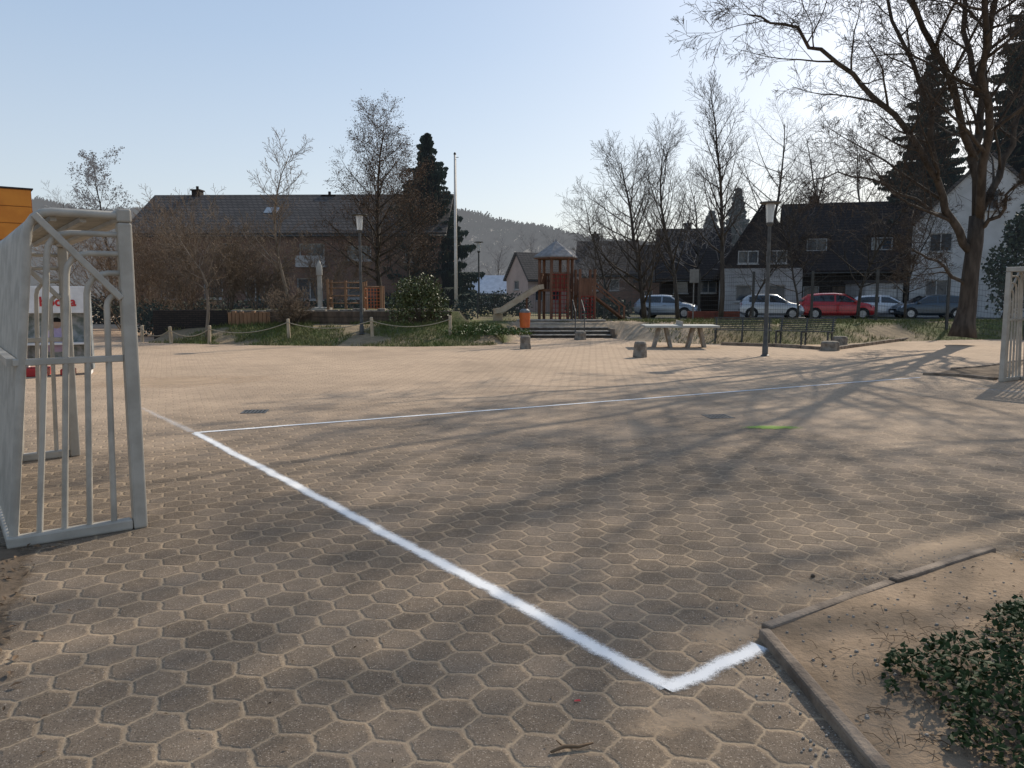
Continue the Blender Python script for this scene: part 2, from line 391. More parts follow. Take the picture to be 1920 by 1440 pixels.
for px,py,rx,ry,ro in ((330,715,2.2,1.4,.3),(1360,1190,.4,.18,.4),(1500,1105,.6,.22,.55),(1300,1350,.3,.12,.2),(1760,1030,1.1,.35,.57)):
    blob('sand',G(px,py),rx,ry,sandd,z=.003,rot=ro)
# ------------------------------------------------------------------ trees
SD=[9,6,4,3,3]
def branch(rng,tr,cr,lf,p,d,L,r,lv,P):
    n=P['seg'][lv]; pts=[p.copy()]; rads=[r]; dd=d.normalized(); up=P['up'][lv]; w=P['wob']*(1,.9,.75,.6,.6)[lv]
    for i in range(n):
        dd=(dd+V(rng.gauss(0,w),rng.gauss(0,w),rng.gauss(0,w)+up)).normalized()
        pts.append(pts[-1]+dd*(L/n)); rads.append(max(P['rmin'],r*(1-(i+1)/n*.85)))
    (tr if lv<=P['tl'] else cr).tube(pts,rads,SD[lv],cap=lv<2)
    kids(rng,tr,cr,lf,pts,rads,L,lv,P)
def kids(rng,tr,cr,lf,pts,rads,L,lv,P,nc=None,t0=None):
    if lv>=P['max']:
        if lf is not None:
            for q in pts[1:]:
                for _ in range(P['leaf']):
                    c=q+V(rng.gauss(0,.1),rng.gauss(0,.1),rng.gauss(0,.1)); s=P['ls']*rng.uniform(.6,1.3)
                    a=V(rng.gauss(0,1),rng.gauss(0,1),rng.gauss(0,1)).normalized(); b=a.orthogonal().normalized()
                    lf.poly(c-a*s,c+b*s*.55,c+a*s,c-b*s*.55)
        return
    nc=nc or P['n'][lv]; t0=P['t0'][lv] if t0 is None else t0; az=rng.random()*6.28
    for c in range(nc):
        t=t0+(1-t0)*(c+rng.random())/nc
        f=t*(len(pts)-1); i=min(int(f),len(pts)-2); q=pts[i].lerp(pts[i+1],f-i); rq=rads[i]+(rads[i+1]-rads[i])*(f-i)
        pd=(pts[i+1]-pts[i]).normalized(); az+=2.4+rng.gauss(0,.5); an=R(P['ang'][lv]+rng.gauss(0,9))
        o=pd.orthogonal().normalized(); o=Matrix.Rotation(az,3,pd)@o
        cd=pd*math.cos(an)+o*math.sin(an)
        cl=L*P['ratio'][lv]*(1.2-t*P['tap'])*rng.uniform(.65,1.25)
        branch(rng,tr,cr,lf,q,cd,cl,max(P['rmin'],rq*P['rr']),lv+1,P)
def PP(**k):
    d=dict(seg=[8,5,4,3,2],up=[.03,.1,.07,.05,.03],wob=.1,rmin=.0055,tl=1,max=3,leaf=3,ls=.05,n=[24,8,6,4],t0=[.22,.2,.15,.2],ang=[42,42,42,40],ratio=[.42,.5,.55,.55],tap=.75,rr=.5); d.update(k); return d
def tree(name,label,p,h,r,P,seed,bm=bark,tm=twig,lm=None,lean=(0,0),stems=1,cat='tree',group=None):
    rng=random.Random(seed); tr=MB(); cr=MB(); lf=MB() if lm else None
    root=empty(name,p,0,label,cat,group)
    for s in range(stems):
        if stems>1:
            a=s*6.28/stems+rng.random(); k=rng.uniform(.15,.5); d=V(math.cos(a)*k,math.sin(a)*k,1); q=V(math.cos(a)*.15,math.sin(a)*.15,-.1)
        else: d=V(lean[0],lean[1],1); q=V(0,0,-.1)
        branch(rng,tr,cr,lf,q,d,h*(rng.uniform(.6,1) if stems>1 else 1),r,0,P)
    tr.build('trunk',bm,root,True); cr.build('crown',tm,root,True)
    if lf: lf.build('foliage',lm,root)
    return root
def gp(px,Y):
    X=(px-960)/F*Y/1.006; return V(X,Y,H(X,Y))
def ht(px,top,Y,z): return 1.5+(560-top)*Y/F-z
def bare(px,Y,top,label,P,seed,r=None,name='bare_tree',**k):
    p=gp(px,Y); h=ht(px,top,Y,p.z); return tree(name,label,p,h,r or h*.013,P,seed,**k)
UPR=PP(ang=[36,38,40],ratio=[.36,.5,.55],up=[.02,.13,.09,.06],n=[32,9,6],wob=.08)
WID=PP(ang=[52,45,45],ratio=[.46,.48,.5],up=[.02,.08,.06,.04],n=[26,9,6],wob=.12)
bare(1210,36,290,'bushy bare tree left of the row beside the playground, crown low and wide',PP(ang=[50,42,42],ratio=[.46,.5,.5],n=[36,10,7],t0=[.1,.15,.15],up=[.02,.1,.07,.05]),11,r=.13)
bare(1272,40,250,'bare upright tree second in the row between bushy and tallest slim tree',UPR,12,r=.12,lean=(.05,0))
bare(1352,34,170,'tallest slim bare tree behind the black benches with clear straight trunk',PP(ang=[38,38,40],ratio=[.28,.5,.5],up=[.01,.14,.08,.05],n=[36,9,6],t0=[.28,.2,.15],wob=.05),13,r=.12,lean=(.07,0))
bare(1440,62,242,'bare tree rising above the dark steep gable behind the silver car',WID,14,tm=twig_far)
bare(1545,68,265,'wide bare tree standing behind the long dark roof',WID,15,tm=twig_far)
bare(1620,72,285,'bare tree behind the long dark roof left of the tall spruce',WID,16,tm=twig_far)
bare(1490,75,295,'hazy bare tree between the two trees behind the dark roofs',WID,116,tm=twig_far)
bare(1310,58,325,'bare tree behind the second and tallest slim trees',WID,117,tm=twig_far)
bare(1610,42,345,'spreading bare tree in front of the long dark roof before the red car',PP(ang=[55,45,45],ratio=[.5,.5,.5],up=[.02,.06,.05,.03],n=[26,9,6],wob=.13),118,r=.1)
bare(1495,41,375,'small bare tree behind the fence between the silver and red cars',PP(ang=[52,45,45],ratio=[.5,.5,.5],up=[.02,.06,.05,.03],n=[22,8,6],wob=.13),119,r=.07)
bare(1405,42,400,'small bare tree before the white ground floor left of the silver car',PP(ang=[52,45,45],ratio=[.5,.5,.5],up=[.02,.06,.05,.03],n=[22,8,6],wob=.13),121,r=.06)
bare(1700,40,380,'bare tree before the white house left of the huge bare trunk',PP(ang=[52,45,45],ratio=[.5,.5,.5],up=[.02,.06,.05,.03],n=[22,8,6],wob=.13),120,r=.07)
bare(1150,46,368,'low bare tree behind the play tower ramp',WID,17)
bare(1110,60,415,'small hazy bare tree right of the play tower roof',WID,18,tm=twig_far)
bare(545,30,292,'slender pale bare tree growing behind the retaining wall before the brick terrace',PP(ang=[48,42,42],ratio=[.33,.5,.5],n=[26,8,5],t0=[.25,.2,.15],wob=.12),19,r=.075,bm=bark_pale,tm=twig_brown)
bare(708,36,258,'round tree still hung with brown leaves before the brick terrace',PP(ang=[55,45,45],ratio=[.44,.48,.5],n=[38,12,8],t0=[.16,.15,.15],leaf=1,ls=.032,up=[.02,.07,.05,.03]),20,r=.14,lm=brownleaf,name='beech_tree')
bare(762,40,318,'second brown leaved tree tucked against the conifer',PP(ang=[52,45,45],ratio=[.36,.48,.5],n=[30,10,6],leaf=1,ls=.04,t0=[.15,.15,.15]),21,lm=brownleaf,name='beech_tree')
bare(385,26.6,420,'young pale trunked bare tree inside the rope fence with short crooked crown',PP(ang=[58,45,45],ratio=[.40,.45,.5],n=[18,8,6],t0=[.42,.2,.15],wob=.14),22,r=.065,bm=bark_pale,tm=twig_brown,name='young_tree')
SH=PP(ang=[38,40,40],ratio=[.5,.5,.5],n=[13,8,5],t0=[.12,.2,.15],up=[.03,.05,.04,.03],wob=.13)
for i,(px,Y,top,lb) in enumerate(((275,34,362,'tall bare shrub at the left end of the brick terrace'),(345,33,388,'bare many stemmed shrub right of the tall end shrub'),(425,32,415,'bare shrub in front of the terrace between young tree and pale tree'),(485,33,440,'low bare shrub left of the pale slender tree'),(610,35,445,'thin bare shrub between pale tree and brown leaved tree'),(232,38,400,'bare shrub seen just right of the left goal post'))):
    bare(px,Y,top,lb,SH,30+i,r=.03,stems=8 if i!=4 else 4,name='bare_shrub',cat='shrub',bm=bark_pale,tm=twig_brown)
bare(545,27.4,515,'knee high tangle of bare twigs above the retaining wall',PP(ang=[45,40,40],ratio=[.6,.5,.45],n=[10,8,5],t0=[.1,.2,.15],wob=.2),40,r=.02,stems=8,name='bare_shrub',cat='shrub',tm=twig_brown)
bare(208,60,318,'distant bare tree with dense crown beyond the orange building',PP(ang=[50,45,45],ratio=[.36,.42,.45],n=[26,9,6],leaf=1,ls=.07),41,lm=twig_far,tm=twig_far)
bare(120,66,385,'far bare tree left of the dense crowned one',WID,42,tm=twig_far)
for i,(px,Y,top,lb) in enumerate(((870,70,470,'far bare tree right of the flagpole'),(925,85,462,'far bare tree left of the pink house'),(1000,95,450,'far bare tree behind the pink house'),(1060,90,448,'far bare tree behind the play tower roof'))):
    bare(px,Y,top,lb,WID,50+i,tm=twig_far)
def big_tree():
    rng=random.Random(77); tr=MB(); cr=MB(); B=at(1812,606,25)
    root=empty('bare_tree',B,0,'huge spreading bare tree at the right whose branches shade the yard','tree')
    def W(px,py,Y): return at(px,py,Y)-B
    P=PP(n=[13,8,6,5],seg=[8,6,5,4,3],max=4,ang=[50,46,42,40],ratio=[.42,.5,.55,.6],up=[.0,.04,.02,-.01,-.04],t0=[.25,.2,.15,.15],wob=.12,rmin=.005,tap=.7,rr=.47)
    P2=PP(n=[13,7,5,4],seg=[8,6,5,4,3],max=4,ang=[48,45,42,40],ratio=[.46,.5,.55,.6],up=[.0,.05,.04,.02,.01],t0=[.25,.2,.15,.15],wob=.1,rmin=.0075,tap=.6,rr=.56)
    tr.tube([W(1804,632,25),W(1808,606,25),W(1814,575,25),W(1820,510,25),W(1828,455,25),W(1832,405,25)],[.44,.33,.275,.25,.245,.23],12)
    limbs=[([(1832,410,25),(1824,300,25),(1832,180,25.3),(1806,60,25.5),(1795,-80,25.5),(1810,-210,25.5)],.16,16,P),
     ([(1822,475,25),(1790,420,24.8),(1757,340,24.3),(1700,240,23.7),(1620,155,23),(1540,95,22.4),(1470,48,22),(1405,28,21.6)],.14,17,P),
     ([(1832,415,25),(1870,330,25.2),(1900,240,25.4),(1960,120,26),(2020,0,26.5),(2080,-90,27)],.13,13,P),
     ([(1818,545,25),(1782,512,24.8),(1742,482,24.5),(1704,468,24.2),(1672,492,24)],.065,10,P),
     ([(1788,418,24.8),(1730,385,24.4),(1655,345,24),(1575,325,23.6),(1505,352,23.2)],.06,13,P),
     ([(1757,340,24.3),(1742,210,24.2),(1695,80,24),(1650,-50,24),(1600,-170,24)],.10,14,P),
     ([(1836,430,25),(1872,400,24.5),(1905,350,24),(1960,300,23.4)],.08,10,P),
     ([(1835,420,25),(1850,250,23.6),(1850,80,22),(1838,-120,20),(1800,-330,18.3)],.15,12,P2),
     ([(1828,300,25),(1780,150,23.6),(1710,0,22),(1610,-160,20.3),(1480,-300,18.8)],.12,12,P2),
     ([(1832,180,25.3),(1860,40,23.5),(1900,-160,21),(1930,-420,18)],.12,11,P2)]
    for pix,r,nc,PR in limbs:
        pts=[W(*a) for a in pix]; q=[]
        for a,b in zip(pts,pts[1:]):
            for k in range(3):
                p=a.lerp(b,k/3); q.append(p+V(rng.gauss(0,.06),rng.gauss(0,.06),rng.gauss(0,.06)) if q else p)
        q.append(pts[-1]); n=len(q); rad=[max(.02,r*(1-.85*i/(n-1))) for i in range(n)]
        tr.tube(q,rad,9); L=sum((b-a).length for a,b in zip(q,q[1:]))
        kids(rng,tr,cr,None,q,rad,min(8.5,L*.8),0,PR,nc=nc,t0=.15)
    tr.build('trunk',bark,root,True); cr.build('crown',twig,root,True)
big_tree()
tree('bare_tree','bare tree outside the right edge of the picture',V(15.6,16.8,0),15.5,.24,PP(n=[20,7,5,5],ang=[62,45,45],ratio=[.5,.5,.5],t0=[.45,.2,.15],max=3,rmin=.011,up=[.02,.05,.04,.03],rr=.55),91)
def conifer(label,px,Y,top,rw,seed,m=needle,z0=.08,droop=.28,dens=1.0):
    rng=random.Random(seed); p=gp(px,Y); h=ht(px,top,Y,p.z)
    root=empty('spruce_tree',p,0,label,'tree'); tr=MB(); cr=MB()
    tr.tube([V(0,0,-.2),V(.05,0,h*.5),V(0,0,h)],[h*.016,h*.01,.02],8)
    z=h*z0; kk=rw/3
    while z<h*.995:
        f=1-z/h; nb=max(5,int(11*dens*min(1,.4+f*1.2))); base=rng.random()*6.28; whorl=rng.uniform(.8,1.15)
        for k in range(nb):
            if rng.random()<.1: continue
            a=base+k*6.28/nb+rng.gauss(0,.3); L=rw*(f**.8)*rng.uniform(.5,1.15)*whorl+.12
            zz=z+rng.uniform(-.15,.15)
            d=V(math.cos(a),math.sin(a),0); sd=V(-d.y,d.x,0); n=max(3,int(L/.22))
            cr.tube([V(0,0,zz),d*L*.6+V(0,0,zz-droop*L*.3),d*L+V(0,0,zz-droop*L*.35)],[.02,.015,.006],3)
            for i in range(n):
                t=(i+.5+rng.uniform(-.3,.3))/n; c=d*(L*t)+V(0,0,zz-droop*L*(t*.5)+.1*t*t*L)
                w=.15+.38*L*.4*math.sin(pi*min(1,.3+t*.7))
                for s in (-1,1):
                    q=c+sd*(s*w*rng.uniform(.6,1.3))+d*w*.5+V(0,0,-rng.uniform(.1,.5)*w-.05)
                    cr.poly(c-d*.1,c+d*.16,q); cr.poly(c+V(0,0,.05),q+d*.1,q+V(0,0,-.26)-d*.06); cr.poly(c+d*.05,c-d*.14,c+sd*s*.12+V(0,0,-.28-.3*rng.random()))
        z+=rng.uniform(.2,.3)/dens*max(.85,kk*.7)
    tr.build('trunk',bark,root,True); cr.build('crown',m,root)
    return root
conifer('dark conifer between the brown leaved tree and the flagpole',803,46,262,3.5,61)
conifer('tall dark spruce behind the huge bare tree above the white house',1724,60,112,5.2,62)
conifer('dark spruce at the right edge of the picture behind the white house',1905,62,-80,6.2,63)
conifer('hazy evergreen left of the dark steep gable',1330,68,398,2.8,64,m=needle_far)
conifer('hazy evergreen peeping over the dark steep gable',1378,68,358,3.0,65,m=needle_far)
def bush(name,label,p,blobs,n,m,seed,ls=.05,cat='bush',stem=True,group=None,kind=None):
    rng=random.Random(seed); lf=MB(); st=MB()
    for _ in range(n):
        c,r=rng.choice(blobs); c=V(*c)
        d=V(rng.gauss(0,1),rng.gauss(0,1),rng.gauss(0,1)).normalized(); rr=rng.random()**.4
        q=c+V(d.x*r[0],d.y*r[1],d.z*r[2])*rr*(1+.25*noise.noise(c+d*2.2+V(seed,0,0))*1.6)
        if q.z<-.02: q.z=rng.uniform(0,.1)
        s=ls*rng.uniform(.6,1.4); a=(d*.5+V(rng.gauss(0,1),rng.gauss(0,1),rng.gauss(0,1))).normalized(); b=a.orthogonal().normalized(); b.rotate(Matrix.Rotation(rng.random()*6,3,a))
        lf.poly(q-a*s,q+b*s*.6,q+a*s,q-b*s*.6)
    root=empty(name,p,0,label,cat,group)
    if stem:
        for c,r in blobs:
            for k in range(3): st.tube([V(rng.gauss(0,.1),rng.gauss(0,.1),-.1),V(*c)*.6+V(rng.gauss(0,.1),0,0),V(*c)+V(rng.gauss(0,r[0]*.4),rng.gauss(0,r[1]*.4),r[2]*.5)],[.02,.014,.006],4)
        st.build('stem',twig,root,True)
    lf.build('foliage',m,root)
    return root
p=gp(784,27.3)
bush('leafy_bush','rounded olive green leafy bush at the right end of the retaining wall',p,[((0,0,.9),(.9,.7,.75)),((-.6,0,.6),(.55,.5,.6)),((.6,.1,.7),(.55,.5,.65)),((.3,0,1.25),(.6,.5,.5)),((-.35,0,1.2),(.5,.5,.5))],4200,leafg,71,.045)
bush('leafy_bush','low creeping green bush on the bank left of the orange bin',gp(905,26.2),[((-.7,0,.05),(.8,.6,.24)),((.2,0,.08),(.9,.6,.24)),((1.0,.1,.05),(.7,.5,.18)),((-.2,.5,.15),(.9,.5,.24))],3200,leafg2,72,.035)
bush('leafy_bush','small dark bush between flagpole and orange bin',gp(868,30),[((0,0,.5),(.5,.4,.5))],700,needle,73,.05)
bush('hedge','dark green clipped hedge left of the play tower slide',gp(935,42),[((-1,0,.6),(.8,.5,.7)),((0,0,.6),(.8,.5,.75)),((1,0,.55),(.8,.5,.7))],2200,needle,74,.07,'hedge')
bush('hedge','long dark hedge seen through the left goal',gp(170,46),[((-5,0,.8),(2.2,.7,1)),((-2,0,.8),(2.2,.7,1.1)),((1,0,.8),(2.2,.7,1)),((3.4,0,.7),(1.6,.7,.9))],5000,needle,75,.11,'hedge')
bush('hedge','dark hedge along the foot of the brick terrace',gp(470,38),[((-5,0,.5),(2,.6,.7)),((-2,0,.5),(2,.6,.6)),((1,0,.5),(2,.6,.7)),((4,0,.5),(2,.6,.6)),((7,0,.5),(2,.6,.7))],5200,needle,76,.09,'hedge')
bush('leafy_bush','dark bush beside the retaining wall left corner',gp(280,31),[((0,0,.7),(.8,.6,.7)),((.8,0,.5),(.6,.5,.5))],1500,needle,77,.07)
bush('hedge','dark hedge behind the mesh fence left of the slim trees',gp(1150,44),[((-1.5,0,.6),(1.2,.6,.7)),((0,0,.6),(1.2,.6,.7))],1600,needle,78,.09,'hedge')
bush('leafy_bush','tall dark shrub before the white house at the right picture edge',gp(1890,34),[((0,0,1.2),(.9,.7,1.2)),((-.5,0,2.3),(.7,.6,.9)),((.6,0,2.6),(.8,.6,1.2)),((.2,0,3.6),(.6,.5,.8)),((.7,0,4.2),(.6,.5,.8))],3000,needle,79,.09)
# ivy in the foreground bed
rng=random.Random(5); lf=MB()
for _ in range(16000):
    a=rng.random()*6.28; r=math.sqrt(rng.random())
    x=2.36+math.cos(a)*r*1.0; y=2.5+math.sin(a)*r*.86
    edge=nz(x,y,2.2,9)*.5+nz(x,y,7,2)*.25
    if r>.83+edge: continue
    hh=.27*max(0,(1-r*r))*(.6+.8*(nz(x,y,3,4)+.4))+.045
    q=V(x,y,bedz(x,y)+hh*rng.random()**.5); s=rng.uniform(.008,.0165)
    nrm=V(rng.gauss(0,.7),rng.gauss(0,.7)-.15,1).normalized(); b=nrm.orthogonal().normalized(); b.rotate(Matrix.Rotation(rng.random()*6.28,3,nrm)); c=nrm.cross(b)
    lf.poly(q-b*s,q-b*s*.3+c*s*.7-nrm*s*.2,q+b*s*1.4-nrm*s*.4,q-b*s*.3-c*s*.7-nrm*s*.2)
o=lf.build('ground_ivy',ivyg); tag(o,'dark green ivy spreading over the bed in the near right corner','ivy',kind='stuff')
dw=MB()
for _ in range(600):
    a=rng.random()*6.28; r=.8+rng.gauss(0,.16); x=2.25+math.cos(a)*r*1.0; y=2.55+math.sin(a)*r*.85
    if x<1.22 or y>yn_(x)-.08: continue
    z=bedz(x,y); an=rng.random()*6.28; l=rng.uniform(.03,.11)
    p=V(x,y,z); q=p+V(math.cos(an)*l,math.sin(an)*l,rng.uniform(0,.04)); dw.tube([p,p.lerp(q,.5)+V(0,0,.012),q],.0012,3)
tag(dw.build('dry_stalks',drym),'thin dry stalks lying around the ivy','dry stalks',kind='stuff')
def litter(name,label,n,region,m,smin,smax,seed,flat=True):
    rng=random.Random(seed); mb=MB()
    for _ in range(n):
        x,y,z=region(rng); s=rng.uniform(smin,smax)
        if flat:
            nrm=V(rng.gauss(0,.3),rng.gauss(0,.3),1).normalized(); b=nrm.orthogonal().normalized(); b.rotate(Matrix.Rotation(rng.random()*6.28,3,nrm)); c=nrm.cross(b); q=V(x,y,z+.006)
            mb.poly(q-b*s,q+c*s*.5+nrm*s*.2,q+b*s,q-c*s*.5+nrm*s*.25)
        else:
            rr=[rng.uniform(.7,1.2) for _ in range(6)]
            b0=len(mb.v); mb.v+=[V(x+math.cos(k*1.047)*s*rr[k],y+math.sin(k*1.047)*s*rr[k],z) for k in range(6)]+[V(x+math.cos(k*1.047+.3)*s*rr[k]*.6,y+math.sin(k*1.047+.3)*s*rr[k]*.6,z+s*.7) for k in range(6)]
            for k in range(6):
                k2=(k+1)%6; mb.f.append((b0+k,b0+k2,b0+6+k2,b0+6+k))
            mb.f.append(tuple(b0+6+k for k in range(6)))
    tag(mb.build(name,m),label,'litter' if flat else 'gravel',kind='stuff')
def rgbed(r):
    while True:
        x=r.uniform(1.2,4.2); y=r.uniform(1.5,5.2)
        if y<yn_(x)-.06: return x,y,bedz(x,y)
def rgleft(r):
    u=r.random(); w=r.random(); p=lstrip(u,w); return p.x+r.gauss(0,.08),p.y+r.gauss(0,.05),.008+.015*w
def rgyard(r):
    y=2+r.random()**1.5*9; return r.uniform(-.75,.75)*y,y,.001
def rgkerb(r):
    if r.random()<.5: p=K0.lerp(K1,r.random())+V(r.gauss(0,.12)-.06,r.gauss(0,.1)+.1,0)
    else: p=K0.lerp(K2,r.random())+V(-abs(r.gauss(0,.12))-.03,0,0)
    return p.x,p.y,.002
litter('leaf_litter','brown leaf scraps strewn over the bed in the near right corner',700,rgbed,drym,.004,.014,1)
litter('leaf_litter','brown leaves piled along the left edge behind the goal',420,rgleft,drym,.01,.03,2)
litter('leaf_litter','tiny leaf crumbs blown over the paving',340,rgyard,drym,.004,.011,3)
litter('gravel','small pale pebbles scattered over the near right bed',600,rgbed,stonem,.003,.010,4,False)
litter('gravel','fine stones gathered along the near kerb',360,rgkerb,stonem,.002,.007,5,False)
rng=random.Random(9); mb=MB()
def blades(n,x0,x1,y0,y1,thr,hh):
    for _ in range(n):
        x=rng.uniform(x0,x1); y=rng.uniform(y0,y1); t=y-Yb(x)
        if t<.15 or (nz(x,y,.45,3)+.5*nz(x,y,1.4,7))<thr: continue
        z=H(x,y); h=hh*rng.uniform(.4,1.3); a=rng.random()*6.28; w=.012
        c=V(x,y,z-.01); d=V(math.cos(a),math.sin(a),0); mb.poly(c-d*w,c+d*w,c+V(rng.gauss(0,.06),rng.gauss(0,.06),h))
blades(18000,-12.5,-.3,24,28.1,-.4,.15); blades(18000,5,21,25,33,-.4,.13); blades(2500,-.5,6.5,30,34,.1,.1)
tag(mb.build('grass',grassm),'short rough grass on the banks around the yard','grass',kind='stuff')
# ------------------------------------------------------------------ hill and far wood
RG=[(-900,470),(-200,420),(60,390),(110,376),(160,385),(250,398),(600,384),(800,386),(870,395),(905,403),(960,418),(1040,434),(1105,447),(1200,454),(1400,444),(1700,431),(2100,426),(2900,476)]
def ridge(px):
    for (a,b),(c,d) in zip(RG,RG[1:]):
        if px<=c: return b+(d-b)*(px-a)/(c-a)
    return RG[-1][1]
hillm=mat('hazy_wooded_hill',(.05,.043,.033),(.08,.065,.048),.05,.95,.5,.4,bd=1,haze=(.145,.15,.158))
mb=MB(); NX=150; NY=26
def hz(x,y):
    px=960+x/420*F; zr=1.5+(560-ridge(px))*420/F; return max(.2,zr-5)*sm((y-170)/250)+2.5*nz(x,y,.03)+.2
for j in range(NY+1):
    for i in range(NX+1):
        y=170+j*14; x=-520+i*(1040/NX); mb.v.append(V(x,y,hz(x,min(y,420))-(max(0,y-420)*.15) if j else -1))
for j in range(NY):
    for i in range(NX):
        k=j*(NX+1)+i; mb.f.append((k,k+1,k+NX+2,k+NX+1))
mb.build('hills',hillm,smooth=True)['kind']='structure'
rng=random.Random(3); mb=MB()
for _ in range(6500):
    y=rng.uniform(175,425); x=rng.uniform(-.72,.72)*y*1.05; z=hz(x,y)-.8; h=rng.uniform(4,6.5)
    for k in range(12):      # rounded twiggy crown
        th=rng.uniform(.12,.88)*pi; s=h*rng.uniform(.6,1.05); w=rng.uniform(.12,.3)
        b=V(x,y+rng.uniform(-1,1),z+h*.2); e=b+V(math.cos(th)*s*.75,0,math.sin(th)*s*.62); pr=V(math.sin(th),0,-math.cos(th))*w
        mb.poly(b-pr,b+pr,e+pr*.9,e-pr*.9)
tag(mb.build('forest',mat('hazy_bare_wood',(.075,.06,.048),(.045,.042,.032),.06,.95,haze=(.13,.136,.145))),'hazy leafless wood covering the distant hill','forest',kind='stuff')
# ------------------------------------------------------------------ houses
def cells(mb,fm,u0,u1,v0,v1,ops,dep=.14):
    us=sorted(set([u0,u1]+[o[0] for o in ops if u0<o[0]<u1]+[o[1] for o in ops if u0<o[1]<u1])); vs=sorted(set([v0,v1]+[o[2] for o in ops if v0<o[2]<v1]+[o[3] for o in ops if v0<o[3]<v1]))
    for a,b in zip(us,us[1:]):
        for c,d in zip(vs,vs[1:]):
            mu=(a+b)/2; mv=(c+d)/2
            if any(o[0]<mu<o[1] and o[2]<mv<o[3] for o in ops): continue
            mb.poly(fm(a,c,0),fm(b,c,0),fm(b,d,0),fm(a,d,0))
    for (a,b,c,d) in [o[:4] for o in ops]:
        if c<v0 or d>v1 or a<u0 or b>u1: continue
        for (p,q) in (((a,c),(b,c)),((b,c),(b,d)),((b,d),(a,d)),((a,d),(a,c))): mb.poly(fm(p[0],p[1],0),fm(q[0],q[1],0),fm(q[0],q[1],dep),fm(p[0],p[1],dep))
def window(root,fm,o,fr,dep=.14,mull=None,sill=True,name='window'):
    a,b,c,d=o[:4]; f=MB(); w=.07
    def bx(u0,u1,v0,v1,i0,i1):
        P=[fm(u,v,i) for i in (i0,i1) for (u,v) in ((u0,v0),(u1,v0),(u1,v1),(u0,v1))]; k=len(f.v); f.v+=P
        for q in ((0,1,2,3),(7,6,5,4),(0,4,5,1),(1,5,6,2),(2,6,7,3),(3,7,4,0)): f.f.append(tuple(k+i for i in q))
    i0,i1=dep-.08,dep-.01
    bx(a,a+w,c,d,i0,i1); bx(b-w,b,c,d,i0,i1); bx(a+w,b-w,c,c+w,i0,i1); bx(a+w,b-w,d-w,d,i0,i1)
    n=mull if mull is not None else max(1,round((b-a)/.75))
    for k in range(1,n):
        u=a+(b-a)*k/n; bx(u-.03,u+.03,c+w,d-w,i0+.005,i1)
    wo=f.build(name,fr,root)
    p=MB(); p.poly(fm(a,c,dep-.03),fm(b,c,dep-.03),fm(b,d,dep-.03),fm(a,d,dep-.03)); p.build('pane',wglass,wo)
    if sill:
        f=MB(); bx(a-.06,b+.06,c-.07,c-.005,-.07,.03); f.build('sill',greyframe,wo)
    return wo
def slab(mb,a,b,c,d,t=.16):
    n=(b-a).cross(d-a).normalized()
    if n.z<0: n=-n
    k=len(mb.v); mb.v+=[a,b,c,d,a+n*t,b+n*t,c+n*t,d+n*t]
    for f in ((3,2,1,0),(4,5,6,7),(0,1,5,4),(1,2,6,5),(2,3,7,6),(3,0,4,7)): mb.f.append(tuple(k+i for i in f))
